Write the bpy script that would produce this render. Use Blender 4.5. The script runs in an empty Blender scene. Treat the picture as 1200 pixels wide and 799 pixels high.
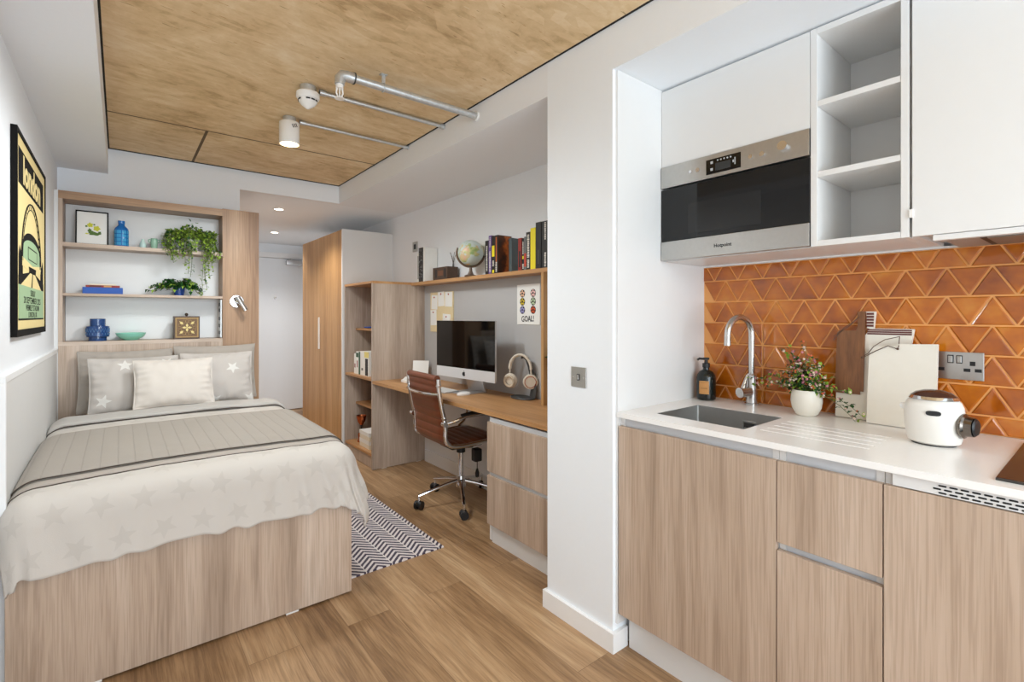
import bpy, bmesh, math, random
from mathutils import Vector, Matrix, noise
random.seed(7)
PI = math.pi
R = math.radians
sc = bpy.context.scene
COL = sc.collection

# ------------------------------------------------------------------ camera, light, exposure
cam_d = bpy.data.cameras.new('camera'); cam = bpy.data.objects.new('camera', cam_d); COL.objects.link(cam)
cam.location = (0, 0, 1.27); cam.rotation_euler = (PI/2, 0, -math.radians(38.6))
cam_d.sensor_width = 36; cam_d.lens = 575/1200*36; cam_d.shift_y = -29.5/1200; cam_d.clip_start = .02
sc.camera = cam
sc.view_settings.view_transform = 'Standard'; sc.view_settings.look = 'None'
sc.view_settings.gamma = 1; sc.view_settings.use_curve_mapping = False
sc.view_settings.exposure = 0.16
sc.cycles.max_bounces = 10; sc.cycles.diffuse_bounces = 7; sc.cycles.caustics_reflective = False
sc.cycles.sample_clamp_indirect = 6
w = bpy.data.worlds.new('sky'); sc.world = w; w.use_nodes = True
w.node_tree.nodes['Background'].inputs[0].default_value = (.93, .96, 1, 1)
w.node_tree.nodes['Background'].inputs[1].default_value = 2.0

def lamp(name, kind, loc, power, color=(1, 1, 1), size=.1, rot=(0, 0, 0), **kw):
    d = bpy.data.lights.new(name, kind); d.energy = power; d.color = color
    if kind == 'AREA':
        d.shape = 'RECTANGLE'; d.size = size; d.size_y = kw.get('size_y', size)
    elif kind == 'SPOT':
        d.spot_size = kw.get('angle', 2.2); d.spot_blend = .6; d.shadow_soft_size = size
    else:
        d.shadow_soft_size = size
    o = bpy.data.objects.new(name, d); o.location = loc; o.rotation_euler = rot; COL.objects.link(o)
    return o
# daylight through the window wall behind the camera
lamp('window_daylight', 'AREA', (.72, -2.06, 1.27), 82, (.74, .885, 1), 2.0, (PI/2, 0, 0), size_y=2.1)
# spots under the ceiling: the spotlight in view, and two added fill lamps without fixtures
for x_, y_, p_ in ((.735, 2.905, 54), (.40, 2.25, 22), (.45, -.5, 6)): lamp('ceiling_spot_and_fill', 'SPOT', (x_, y_, 2.2), p_, (.89, .965, 1), .12, angle=R(177))

# ------------------------------------------------------------------ materials
def lin(c):
    return tuple(((v/255)/12.92 if v/255 <= .04045 else ((v/255+.055)/1.055)**2.4) for v in c)+(1,)

class N:                                   # small node-graph helper
    def __init__(s, mat):
        s.t = mat.node_tree; s.b = s.t.nodes['Principled BSDF']
    def n(s, kind, **kw):
        nd = s.t.nodes.new(kind)
        for k, v in kw.items():
            setattr(nd, k, v)
        return nd
    def put(s, sock, v):
        if isinstance(v, bpy.types.NodeSocket): s.t.links.new(v, sock)
        elif v is not None: sock.default_value = v
    def m(s, op, a, b=None, c=None):
        nd = s.n('ShaderNodeMath', operation=op)
        for i, v in enumerate((a, b, c)): s.put(nd.inputs[i], v)
        return nd.outputs[0]
    def mix(s, f, a, b, mode='MIX'):
        nd = s.n('ShaderNodeMix', data_type='RGBA', blend_type=mode)
        s.put(nd.inputs[0], f); s.put(nd.inputs[6], a); s.put(nd.inputs[7], b)
        return nd.outputs[2]
    def coord(s, which='Object'):
        return s.n('ShaderNodeTexCoord').outputs[which]
    def map(s, v, scale=(1, 1, 1), loc=(0, 0, 0), rot=(0, 0, 0)):
        nd = s.n('ShaderNodeMapping'); s.put(nd.inputs[0], v)
        nd.inputs[1].default_value = loc; nd.inputs[2].default_value = rot; nd.inputs[3].default_value = scale
        return nd.outputs[0]
    def noise(s, v, scale, detail=3, rough=.5, dist=0):
        nd = s.n('ShaderNodeTexNoise'); s.put(nd.inputs['Vector'], v); nd.inputs['Scale'].default_value = scale
        nd.inputs['Detail'].default_value = detail; nd.inputs['Roughness'].default_value = rough
        nd.inputs['Distortion'].default_value = dist
        return nd.outputs[0]
    def ramp(s, f, stops):
        nd = s.n('ShaderNodeValToRGB'); s.put(nd.inputs[0], f); e = nd.color_ramp.elements
        while len(e) < len(stops): e.new(.5)
        for k, (p, c) in zip(e, stops): k.position = p; k.color = c
        return nd.outputs[0]
    def bump(s, h, strength=.2, dist=.002):
        nd = s.n('ShaderNodeBump'); s.put(nd.inputs['Height'], h)
        nd.inputs['Strength'].default_value = strength; nd.inputs['Distance'].default_value = dist
        s.t.links.new(nd.outputs[0], s.b.inputs['Normal'])
    def sep(s, v):
        nd = s.n('ShaderNodeSeparateXYZ'); s.put(nd.inputs[0], v); return nd.outputs
    def comb(s, x, y, z=0.0):
        nd = s.n('ShaderNodeCombineXYZ')
        for i, v in enumerate((x, y, z)): s.put(nd.inputs[i], v)
        return nd.outputs[0]
    def base(s, v): s.put(s.b.inputs['Base Color'], v)

def mat(name, c, rough=.5, metal=0, coat=0, speck=.03, scale=30, bump=0, spec=.5, emit=0, trans=0):
    m = bpy.data.materials.new(name); m.use_nodes = True; g = N(m); b = g.b
    c = lin(c)
    b.inputs['Roughness'].default_value = rough; b.inputs['Metallic'].default_value = metal
    b.inputs['Coat Weight'].default_value = coat; b.inputs['Specular IOR Level'].default_value = spec
    b.inputs['Transmission Weight'].default_value = trans
    nz = g.noise(g.coord(), scale, 3)
    dark = tuple(v*(1-speck) for v in c[:3])+(1,); lite = tuple(min(1, v*(1+speck)) for v in c[:3])+(1,)
    g.base(g.mix(nz, dark, lite))
    if bump: g.bump(nz, bump, .003)
    if emit:
        b.inputs['Emission Color'].default_value = c; b.inputs['Emission Strength'].default_value = emit
    return m

def wood(name, cols, axis='Z', fine=1.0, rough=.42, bump=.12):
    m = bpy.data.materials.new(name); m.use_nodes = True; g = N(m)
    tc = g.coord()
    rnd = g.n('ShaderNodeObjectInfo').outputs['Random']
    off = g.comb(g.m('MULTIPLY', rnd, 13.7), g.m('MULTIPLY', rnd, 7.3), g.m('MULTIPLY', rnd, 5.1))
    add = g.n('ShaderNodeVectorMath', operation='ADD'); g.put(add.inputs[0], tc); g.put(add.inputs[1], off)
    v = add.outputs[0]
    k = 'XYZ'.index(axis)
    def st(a, b): s = [a, a, a]; s[k] = b; return tuple(s)
    warp = g.noise(g.map(v, st(3, .8)), 1, 2)
    v2 = g.n('ShaderNodeVectorMath', operation='ADD')
    g.put(v2.inputs[0], g.map(v, st(1, .06)))
    g.put(v2.inputs[1], g.comb(g.m('MULTIPLY', warp, .10), g.m('MULTIPLY', warp, .10), g.m('MULTIPLY', warp, .10)))
    broad = g.noise(v2.outputs[0], 9*fine, 4, .55)
    mid = g.noise(g.map(v2.outputs[0], st(1, .5)), 45*fine, 3, .6)
    pore = g.noise(g.map(v, st(1, .022)), 190*fine, 2, .6)
    f = g.m('ADD', g.m('MULTIPLY', broad, .75), g.m('MULTIPLY', mid, .25))
    c = g.ramp(f, [(.33, lin(cols[0])), (.46, lin(cols[1])), (.56, lin(cols[2])), (.68, lin(cols[3]))])
    pr = g.ramp(pore, [(.40, (.70, .66, .62, 1)), (.54, (1, 1, 1, 1))])
    g.base(g.mix(.5, c, pr, 'MULTIPLY'))
    g.b.inputs['Roughness'].default_value = rough
    g.bump(pore, bump, .0006)
    return m

OAKC = [(160, 138, 119), (187, 164, 144), (198, 176, 157), (213, 194, 177)]
OAK = wood('washed_oak', OAKC)
OAK_H = wood('washed_oak_cross', OAKC, 'X')
GREYOAK = wood('grey_oak', [(156, 138, 123), (178, 159, 143), (190, 171, 155), (204, 187, 171)])
HONEY = wood('honey_oak', [(164, 121, 74), (189, 144, 92), (199, 155, 103), (211, 171, 122)])
BRC = [(140, 106, 78), (166, 130, 98), (177, 141, 108), (192, 158, 126)]
BROWNOAK = wood('brown_oak', BRC)
BROWNOAK_H = wood('brown_oak_cross', BRC, 'X')
DESKOAK = wood('desk_oak', [(160, 116, 74), (186, 138, 90), (198, 150, 101), (209, 164, 116)], 'Y')
WALNUT = wood('walnut_board', [(92, 56, 32), (124, 80, 48), (146, 98, 60), (176, 128, 84)])
WHITE = mat('white_wall_paint', (239, 243, 247), .75, speck=.01, scale=60, bump=.02)
WALLG = mat('shaded_white_wall_paint', (236, 238, 241), .75, speck=.012, scale=60, bump=.02)  # white paint, slightly darkened for the walls in dimmer light
PANELG = mat('wainscot_paint', (216, 215, 213), .6, speck=.01)
SKIRT = mat('skirting_paint', (240, 240, 240), .4, speck=.01)
LAM = mat('white_laminate', (224, 223, 221), .33, speck=.008)
GRIP = mat('pale_aluminium_channel', (206, 209, 213), .4, .15, speck=.02)
QUARTZ = mat('white_quartz', (244, 243, 241), .22, speck=.03, scale=240)
STEEL = mat('brushed_steel', (190, 188, 184), .3, 1, speck=.06, scale=80)
CHROME = mat('polished_chrome', (225, 225, 226), .09, 1, speck=.01)
GALV = mat('galvanised_steel', (206, 210, 212), .36, .75, speck=.25, scale=60)
ALU = mat('anodised_aluminium', (205, 205, 206), .35, .85, speck=.03)
BLACKGLASS = mat('black_glass', (9, 9, 9), .05, speck=.02)
WINGLASS = mat('dark_mesh_glass', (26, 26, 26), .12, speck=.02)
BLACK = mat('black_plastic', (22, 22, 23), .45, speck=.1)
DKGREY = mat('charcoal_plastic', (62, 61, 60), .5, speck=.1)
WHITEP = mat('white_plastic', (236, 234, 230), .3, speck=.01)
CREAMP = mat('cream_plastic', (226, 216, 200), .4, speck=.02)
DARKGAP = mat('painted_gap_shade', (28, 26, 24), .9)
CERAM = mat('white_ceramic', (232, 226, 214), .35, speck=.03)
JOINT = mat('board_joint_filler', (104, 84, 62), .9, speck=.3)
LEATHER = mat('tan_leather', (112, 58, 34), .34, speck=.22, scale=16, bump=.12)
PAPER = mat('white_paper', (238, 236, 231), .8, speck=.01)
GREEN1 = mat('leaf_green', (140, 170, 62), .5, speck=.35, scale=18)
GREEN2 = mat('deep_leaf_green', (38, 84, 34), .42, speck=.35, scale=18)
STEM = mat('plant_stem', (96, 104, 52), .6)
SOIL = mat('potting_soil', (52, 38, 28), .95, speck=.4)
COPPER = mat('copper_metal', (184, 104, 66), .25, 1)

def fabric(name, c, weave=420, speck=.06, bump=.25):
    m = bpy.data.materials.new(name); m.use_nodes = True; g = N(m)
    g.b.inputs['Roughness'].default_value = .9; g.b.inputs['Sheen Weight'].default_value = .15
    g.b.inputs['Specular IOR Level'].default_value = .15
    v = g.coord('Object'); big = g.noise(v, 14, 3); fine = g.noise(v, weave, 1)
    c = lin(c); d = tuple(x*(1-speck) for x in c[:3])+(1,)
    g.base(g.mix(g.m('MULTIPLY', g.m('ADD', big, fine), .5), d, c))
    g.bump(fine, bump, .001)
    return m, g
CREAM, _ = fabric('cream_cotton', (219, 210, 201))
SHEET, _ = fabric('white_cotton_sheet', (214, 209, 202))
TAUPE, _ = fabric('taupe_cotton', (176, 166, 156))
FOLDG, _ = fabric('pale_grey_cotton', (192, 187, 181))
PIPING, _ = fabric('dark_brown_piping', (74, 64, 56))

def star_mask(g, u, v, cell, R, inner=.42, stagger=.5, spin=1.9):
    """1 inside five-pointed stars laid on a staggered grid"""
    row = g.m('FLOOR', g.m('DIVIDE', v, cell))
    uo = g.m('ADD', u, g.m('MULTIPLY', row, cell*stagger))
    col = g.m('FLOOR', g.m('DIVIDE', uo, cell))
    fu = g.m('SUBTRACT', g.m('SUBTRACT', uo, g.m('MULTIPLY', col, cell)), cell/2)
    fv = g.m('SUBTRACT', g.m('SUBTRACT', v, g.m('MULTIPLY', row, cell)), cell/2)
    ang = g.m('ADD', g.m('ARCTAN2', fv, fu), g.m('MULTIPLY', g.m('ADD', row, g.m('MULTIPLY', col, 1.7)), spin))
    r = g.m('SQRT', g.m('ADD', g.m('MULTIPLY', fu, fu), g.m('MULTIPLY', fv, fv)))
    a = g.m('PINGPONG', ang, PI/5)
    x = g.m('MULTIPLY', r, g.m('COSINE', a)); y = g.m('MULTIPLY', r, g.m('SINE', a))
    ix, iy = R*inner*math.cos(PI/5), R*inner*math.sin(PI/5)
    nx, ny = iy, R-ix                       # normal of the edge from (R,0) to (ix,iy)
    L = math.hypot(nx, ny); nx /= L; ny /= L
    d = g.m('ADD', g.m('MULTIPLY', x, nx), g.m('MULTIPLY', y, ny))
    return g.m('LESS_THAN', d, R*nx)

def star_fabric(name, base_c, star_c, cell, R, amount=1.0, spin=1.9):
    m, g = fabric(name, base_c)
    uv = g.sep(g.n('ShaderNodeUVMap').outputs[0])
    k = star_mask(g, uv[0], uv[1], cell, R, spin=spin)
    old = g.b.inputs['Base Color'].links[0].from_socket
    g.base(g.mix(g.m('MULTIPLY', k, amount), old, lin(star_c)))
    return m
STARDUVET = star_fabric('cream_star_print', (206, 199, 191), (197, 190, 182), .122, .044)
STARPILLOW = star_fabric('grey_star_print', (198, 190, 183), (222, 218, 212), .21, .042, spin=.35)

def quilt_mat():
    m, g = fabric('quilted_throw_cotton', (168, 159, 149), 500)
    uv = g.sep(g.n('ShaderNodeUVMap').outputs[0])
    n1 = g.m('ADD', uv[0], g.m('MULTIPLY', g.noise(g.n('ShaderNodeUVMap').outputs[0], 30, 1), .004))
    chan = g.m('ABSOLUTE', g.m('SINE', g.m('MULTIPLY', n1, PI/.052)))
    rows = g.m('ABSOLUTE', g.m('SINE', g.m('MULTIPLY', uv[1], PI/.016)))
    h = g.m('ADD', g.m('POWER', chan, .35), g.m('MULTIPLY', g.m('POWER', rows, .5), .28))
    old = g.b.inputs['Base Color'].links[0].from_socket
    lo = g.m('SUBTRACT', 1.0, g.m('ADD', g.m('MULTIPLY', g.m('LESS_THAN', chan, .16), .07), g.m('MULTIPLY', g.m('LESS_THAN', rows, .35), .06)))
    g.base(g.mix(1.0, old, g.comb(lo, lo, lo), 'MULTIPLY'))
    g.bump(h, .55, .004)
    return m
QUILT = quilt_mat()

def rug_mat():
    m, g = fabric('chevron_rug_weave', (226, 217, 214), 700, bump=.5)
    p = g.sep(g.coord()); 
    zig = g.m('MULTIPLY', g.m('PINGPONG', g.m('ADD', p[0], 10.02), .068), 1.0)
    s = g.m('ADD', g.m('SUBTRACT', p[1], zig), 10.0)
    s = g.m('ADD', s, g.m('MULTIPLY', g.noise(g.coord(), 60, 2), .006))
    fr = g.m('FRACT', g.m('DIVIDE', s, .038))
    k = g.m('LESS_THAN', fr, .50)
    edge = g.m('LESS_THAN', g.m('PINGPONG', g.m('ADD', p[0], 10.02), .068), .0025)
    k = g.m('MULTIPLY', k, g.m('SUBTRACT', 1.0, edge))
    old = g.b.inputs['Base Color'].links[0].from_socket
    g.base(g.mix(k, old, lin((72, 62, 78))))
    return m
RUG = rug_mat()

def floor_mat():
    m = bpy.data.materials.new('oak_plank_floor'); m.use_nodes = True; g = N(m)
    v = g.coord(); p = g.sep(v)
    bv = g.comb(p[1], p[0], 0.0)
    br = g.n('ShaderNodeTexBrick', offset=.37, offset_frequency=2)
    g.put(br.inputs['Vector'], bv)
    br.inputs['Color1'].default_value = (0, 0, 0, 1); br.inputs['Color2'].default_value = (1, 1, 1, 1)
    br.inputs['Mortar'].default_value = (.5, .5, .5, 1)
    br.inputs['Scale'].default_value = 1; br.inputs['Mortar Size'].default_value = .0012
    br.inputs['Brick Width'].default_value = 1.22; br.inputs['Row Height'].default_value = .182
    rnd = g.sep(br.outputs['Color'])[0]
    off = g.comb(g.m('MULTIPLY', rnd, 9.0), g.m('MULTIPLY', rnd, 23.0), g.m('MULTIPLY', rnd, 3.0))
    add = g.n('ShaderNodeVectorMath', operation='ADD'); g.put(add.inputs[0], v); g.put(add.inputs[1], off); v1 = add.outputs[0]
    warp = g.noise(g.map(v1, (5, 1.1, 1)), 1, 2)
    v2 = g.n('ShaderNodeVectorMath', operation='ADD'); g.put(v2.inputs[0], g.map(v1, (1, .07, 1)))
    g.put(v2.inputs[1], g.comb(g.m('MULTIPLY', warp, .12), 0.0, 0.0))
    broad = g.noise(v2.outputs[0], 13, 6, .62); mid = g.noise(g.map(v2.outputs[0], (1, .8, 1)), 75, 4, .68)
    pore = g.noise(g.map(v1, (1, .03, 1)), 170, 2, .6)
    f = g.m('ADD', g.m('ADD', g.m('MULTIPLY', broad, .56), g.m('MULTIPLY', mid, .28)), g.m('MULTIPLY', rnd, .14))
    c = g.ramp(f, [(.36, lin((130, 98, 66))), (.45, lin((158, 124, 88))), (.54, lin((178, 143, 105))), (.68, lin((202, 171, 134)))])
    c = g.mix(.55, c, g.ramp(pore, [(.38, (.66, .62, .58, 1)), (.52, (1, 1, 1, 1)), (.66, (1.06, 1.06, 1.06, 1))]), 'MULTIPLY')
    c = g.mix(g.m('MULTIPLY', br.outputs['Fac'], .45), c, lin((86, 60, 38)))
    g.base(c); g.b.inputs['Roughness'].default_value = .42
    g.bump(g.m('SUBTRACT', g.m('MULTIPLY', pore, .3), br.outputs['Fac']), .25, .001)
    return m
FLOOR = floor_mat()

def slab_mat():
    m = bpy.data.materials.new('raw_strand_board_ceiling'); m.use_nodes = True; g = N(m)
    v = g.coord()
    v = g.map(v, rot=(0, 0, -.12))
    big = g.noise(v, 2.3, 5, .68, .6); mid = g.noise(g.map(v, (1, 1.5, 1)), 8, 7, .72, .15)
    vo = g.n('ShaderNodeTexVoronoi', feature='F1'); g.put(vo.inputs['Vector'], g.map(v, (9, 34, 1))); vo.inputs['Scale'].default_value = 1.0
    fl = g.sep(vo.outputs['Color'])[0]
    f = g.m('ADD', g.m('ADD', g.m('MULTIPLY', big, .58), g.m('MULTIPLY', mid, .34)), g.m('MULTIPLY', fl, .08))
    c = g.ramp(f, [(.34, lin((180, 148, 106))), (.45, lin((214, 184, 140))), (.54, lin((226, 199, 158))), (.66, lin((238, 219, 188)))])
    def strands(scale, rot, thr, soft, loc=0.0):
        n1 = g.noise(g.map(v, scale, (loc, loc*1.7, 0), rot), 1, 2, .5)
        n2 = g.noise(g.map(v, loc=(loc+3, 1, 0)), 3.2, 2)
        k = g.m('GREATER_THAN', n1, thr)
        return g.m('MULTIPLY', k, g.m('GREATER_THAN', n2, soft))
    c = g.mix(g.m('MULTIPLY', strands((12, 90, 1), (0, 0, .45), .70, .50), .7), c, lin((176, 118, 54)))
    c = g.mix(g.m('MULTIPLY', strands((11, 80, 1), (0, 0, -.5), .70, .50, 4.0), .8), c, lin((226, 204, 168)))
    c = g.mix(g.m('MULTIPLY', strands((9, 60, 1), (0, 0, .1), .70, .50, 8.0), .55), c, lin((140, 104, 62)))
    g.base(c); g.b.inputs['Roughness'].default_value = .8
    g.bump(mid, .25, .003)
    return m
SLAB = slab_mat()

def tile_mat():
    m = bpy.data.materials.new('amber_glazed_tile'); m.use_nodes = True; g = N(m)
    at = g.n('ShaderNodeAttribute', attribute_name='tint'); r = at.outputs['Fac']
    v = g.coord()
    n1 = g.noise(v, 11, 3, .55); n2 = g.noise(g.map(v, (1, 1, 1.6)), 30, 2)
    f = g.m('ADD', g.m('ADD', g.m('MULTIPLY', r, .16), g.m('MULTIPLY', n1, .66)), g.m('MULTIPLY', n2, .16))
    g.base(g.ramp(f, [(.28, lin((134, 62, 12))), (.44, lin((168, 86, 14))), (.56, lin((188, 104, 18))), (.72, lin((206, 132, 44)))]))
    g.b.inputs['Roughness'].default_value = .1; g.b.inputs['Coat Weight'].default_value = .4
    g.bump(g.m('ADD', g.noise(v, 14, 2), g.m('MULTIPLY', g.noise(v, 45, 1), .25)), .35, .004)
    return m
TILE = tile_mat()
GROUT = mat('tan_grout', (224, 158, 92), .8)

# ------------------------------------------------------------------ mesh builder
ORG = {}
def thing(name, label, cat, loc=(0, 0, 0), group=None, rotz=0):
    o = bpy.data.objects.new(name, None); COL.objects.link(o); o.location = loc; o.rotation_euler = (0, 0, rotz)
    o.empty_display_size = .05
    o['label'] = label; o['category'] = cat
    if group: o['group'] = group
    ORG[o.name] = Vector(loc)
    return o

class MB:
    def __init__(s): s.v = []; s.f = []; s.mi = []; s.sm = []; s.uv = []; s.mats = []; s.tint = []
    def _m(s, m):
        if m not in s.mats: s.mats.append(m)
        return s.mats.index(m)
    def add(s, verts, faces, m, smooth=False, M=None, uvs=None, tint=0.0):
        b = len(s.v); i = s._m(m)
        s.v += [tuple(M @ Vector(p)) if M is not None else tuple(p) for p in verts]
        for k, f in enumerate(faces):
            s.f.append([b+j for j in f]); s.mi.append(i); s.sm.append(smooth); s.tint.append(tint)
            s.uv.append([uvs[j] for j in f] if uvs else [(0, 0)]*len(f))
        return s
    def bmesh(s, bm, m, smooth=False, M=None):
        bm.verts.index_update(); bm.verts.ensure_lookup_table()
        s.add([v.co.copy() for v in bm.verts], [[v.index for v in f.verts] for f in bm.faces], m, smooth, M)
        bm.free(); return s
    def box(s, x0, x1, y0, y1, z0, z1, m, bev=0.0, M=None, seg=2):
        bm = bmesh.new(); bmesh.ops.create_cube(bm, size=1)
        for v in bm.verts:
            v.co = Vector(((x0+x1)/2+v.co.x*(x1-x0), (y0+y1)/2+v.co.y*(y1-y0), (z0+z1)/2+v.co.z*(z1-z0)))
        if bev: bmesh.ops.bevel(bm, geom=list(bm.edges), offset=bev, segments=seg, affect='EDGES', profile=.5)
        return s.bmesh(bm, m, False, M)
    def prism(s, pts, axis, a0, a1, m, bev=0.0, M=None, smooth=False):
        """2-D outline pushed along an axis; pts in the other two axes in xyz order"""
        k = 'XYZ'.index(axis)
        def P(p, a): q = list(p); q.insert(k, a); return Vector(q)
        bm = bmesh.new()
        lo = [bm.verts.new(P(p, a0)) for p in pts]; hi = [bm.verts.new(P(p, a1)) for p in pts]
        n = len(pts); bm.faces.new(lo); bm.faces.new(hi)
        for i in range(n): bm.faces.new((lo[i], lo[(i+1) % n], hi[(i+1) % n], hi[i]))
        bmesh.ops.recalc_face_normals(bm, faces=list(bm.faces))
        if bev: bmesh.ops.bevel(bm, geom=[e for f in bm.faces if len(f.verts) == n and n != 4 or True for e in f.edges][:0] or list(bm.edges), offset=bev, segments=1, affect='EDGES')
        return s.bmesh(bm, m, smooth, M)
    def tube(s, path, r, m, seg=10, closed=False, M=None, flat=None):
        """round tube along a path; r may be a list"""
        P = [Vector(p) for p in path]; n = len(P); R = r if isinstance(r, (list, tuple)) else [r]*n
        vs = []; prev = None
        for i in range(n):
            a = P[(i-1) % n] if closed or i else P[i]; b = P[(i+1) % n] if closed or i < n-1 else P[i]
            t = (b-a).normalized()
            if prev is None:
                up = Vector((0, 0, 1)) if abs(t.z) < .9 else Vector((1, 0, 0))
                u = t.cross(up).normalized()
            else:
                u = (prev-t*prev.dot(t)).normalized()
            prev = u; w_ = t.cross(u)
            for j in range(seg):
                an = 2*PI*j/seg
                vs.append(P[i]+(u*math.cos(an)+w_*math.sin(an)*(flat or 1))*R[i])
        fs = []
        for i in range(n if closed else n-1):
            k = (i+1) % n
            for j in range(seg): fs.append([i*seg+j, i*seg+(j+1) % seg, k*seg+(j+1) % seg, k*seg+j])
        s.add(vs, fs, m, True, M)
        if not closed:
            s.add(vs[:seg], [list(range(seg))[::-1]], m, False, M); s.add(vs[-seg:], [list(range(seg))], m, False, M)
        return s
    def cyl(s, p0, p1, r, m, seg=24, r1=None, M=None):
        return s.tube([p0, p1], [r, r if r1 is None else r1], m, seg, M=M)
    def lathe(s, prof, m, c=(0, 0, 0), seg=28, M=None, sx=1, sy=1, smooth=True, cap=True):
        vs = []; fs = []
        for r, z in prof:
            for j in range(seg):
                a = 2*PI*j/seg; vs.append((c[0]+r*math.cos(a)*sx, c[1]+r*math.sin(a)*sy, c[2]+z))
        for i in range(len(prof)-1):
            for j in range(seg): fs.append([i*seg+j, i*seg+(j+1) % seg, (i+1)*seg+(j+1) % seg, (i+1)*seg+j])
        if cap and prof[0][0] > 1e-6: fs.append(list(range(seg))[::-1])
        if cap and prof[-1][0] > 1e-6: fs.append([(len(prof)-1)*seg+j for j in range(seg)])
        return s.add(vs, fs, m, smooth, M)
    def ball(s, c, r, m, seg=16, sx=1, sy=1, sz=1, M=None):
        prof = [(max(1e-7, r*math.sin(PI*i/(seg//2))), -r*math.cos(PI*i/(seg//2))*sz) for i in range(seg//2+1)]
        return s.lathe(prof, m, c, seg, M, sx, sy)
    def sheet(s, fn, nu, nv, m, thick=0.0, uv=None, smooth=True):
        """grid surface fn(i/nu, j/nv) -> point, optionally given thickness downwards along its normals"""
        P = [[Vector(fn(i/nu, j/nv)) for j in range(nv+1)] for i in range(nu+1)]
        vs = [P[i][j] for i in range(nu+1) for j in range(nv+1)]
        ix = lambda i, j: i*(nv+1)+j
        uvs = [uv(i/nu, j/nv) if uv else (i/nu, j/nv) for i in range(nu+1) for j in range(nv+1)]
        fs = [[ix(i, j), ix(i+1, j), ix(i+1, j+1), ix(i, j+1)] for i in range(nu) for j in range(nv)]
        if thick:
            N_ = []
            for i in range(nu+1):
                for j in range(nv+1):
                    a = P[min(i+1, nu)][j]-P[max(i-1, 0)][j]; b = P[i][min(j+1, nv)]-P[i][max(j-1, 0)]
                    nn = a.cross(b); N_.append(nn.normalized() if nn.length > 1e-9 else Vector((0, 0, 1)))
            o = len(vs); vs = vs+[p-n_*thick for p, n_ in zip(vs, N_)]; uvs = uvs+uvs
            fs += [[o+k for k in f[::-1]] for f in fs]
            for i in range(nu):
                for j in (0, nv):
                    a, b = ix(i, j), ix(i+1, j); fs.append([b, a, o+a, o+b] if j == 0 else [a, b, o+b, o+a])
            for j in range(nv):
                for i in (0, nu):
                    a, b = ix(i, j), ix(i, j+1); fs.append([a, b, o+b, o+a] if i == 0 else [b, a, o+a, o+b])
        return s.add(vs, fs, m, smooth, uvs=uvs)
    def text(s, txt, size, M, m, depth=.0006, bold=0.0, squeeze=1.0, align='CENTER'):
        c = bpy.data.curves.new('lettering', 'FONT'); c.body = txt; c.size = size; c.extrude = depth; c.offset = bold
        c.align_x = align; c.align_y = 'CENTER'; c.resolution_u = 3
        o = bpy.data.objects.new('lettering', c); COL.objects.link(o)
        me = o.to_mesh()
        vs = [Vector((v.co.x*squeeze, v.co.y, v.co.z)) for v in me.vertices]; fs = [list(p.vertices) for p in me.polygons]
        o.to_mesh_clear(); bpy.data.objects.remove(o); bpy.data.curves.remove(c)
        return s.add(vs, fs, m, False, M)
    def build(s, name, parent=None, label=None, cat=None, group=None, kind=None, loc=None, sharp=35):
        if parent is not None:
            org = ORG[parent.name]
        elif loc is not None: org = Vector(loc)
        else:
            lo = [min(v[k] for v in s.v) for k in range(3)]; hi = [max(v[k] for v in s.v) for k in range(3)]
            org = Vector(((lo[0]+hi[0])/2, (lo[1]+hi[1])/2, lo[2]))
        me = bpy.data.meshes.new(name)
        me.from_pydata([tuple(Vector(v)-org) for v in s.v], [], s.f)
        for m in s.mats: me.materials.append(m)
        me.polygons.foreach_set('material_index', s.mi); me.polygons.foreach_set('use_smooth', s.sm)
        uvl = me.uv_layers.new(name='UVMap')
        flat = [c for f in s.uv for p in f for c in p]
        uvl.data.foreach_set('uv', flat)
        if any(s.tint):
            at = me.attributes.new('tint', 'FLOAT', 'FACE'); at.data.foreach_set('value', s.tint)
        me.validate(); me.update()
        if any(s.sm): me.set_sharp_from_angle(angle=math.radians(sharp))
        o = bpy.data.objects.new(name, me); COL.objects.link(o)
        if parent is not None: o.parent = parent
        else: o.location = org
        ORG[o.name] = org
        if label: o['label'] = label
        if cat: o['category'] = cat
        if group: o['group'] = group
        if kind: o['kind'] = kind
        return o

def box(name, x0, x1, y0, y1, z0, z1, m, parent=None, bev=0.0, **kw):
    return MB().box(x0, x1, y0, y1, z0, z1, m, bev).build(name, parent, **kw)
def S(name, *a, **kw): return box(name, *a, kind='structure', **kw)
def frame(origin, right, up):               # matrix: local x -> right, y -> up, z -> right x up
    r = Vector(right).normalized(); u = Vector(up).normalized(); n = r.cross(u)
    M = Matrix((r, u, n)).transposed().to_4x4(); M.translation = Vector(origin); return M
def copy_tree(o, parent=None):
    c = o.copy(); COL.objects.link(c)
    if parent is not None: c.parent = parent
    ORG[c.name] = ORG[o.name]
    for ch in list(o.children): copy_tree(ch, c)
    return c

# ------------------------------------------------------------------ the room
XL, XR, XC = -.31, 2.10, 1.458            # left wall, right wall, column face
YR, YB, YE = -2.0, 4.194, 7.10            # window wall behind the camera, wall behind the bed, entrance wall
ZS, ZE, ZK = 2.373, 2.228, 2.205          # slab, entrance ceiling, beam / kitchen soffit
S('floor', XL-.1, XR+.1, YR-.1, YE+.1, -.08, 0, FLOOR, loc=(0, 0, 0))
S('wall_left', XL-.1, XL, YR, YB, 0, 2.6, WALLG)
S('wall_right', XR, XR+.1, YR, YE, 0, 2.6, WALLG)
S('wall_back', XL-.1, .708, YB, YB+.1, 0, 2.6, WALLG)
S('wall_corridor', .608, .708, YB+.1, YE, 0, ZE+.02, WHITE)
S('wall_entrance', .608, XR+.1, YE, YE+.1, 0, 2.6, WHITE)
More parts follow.
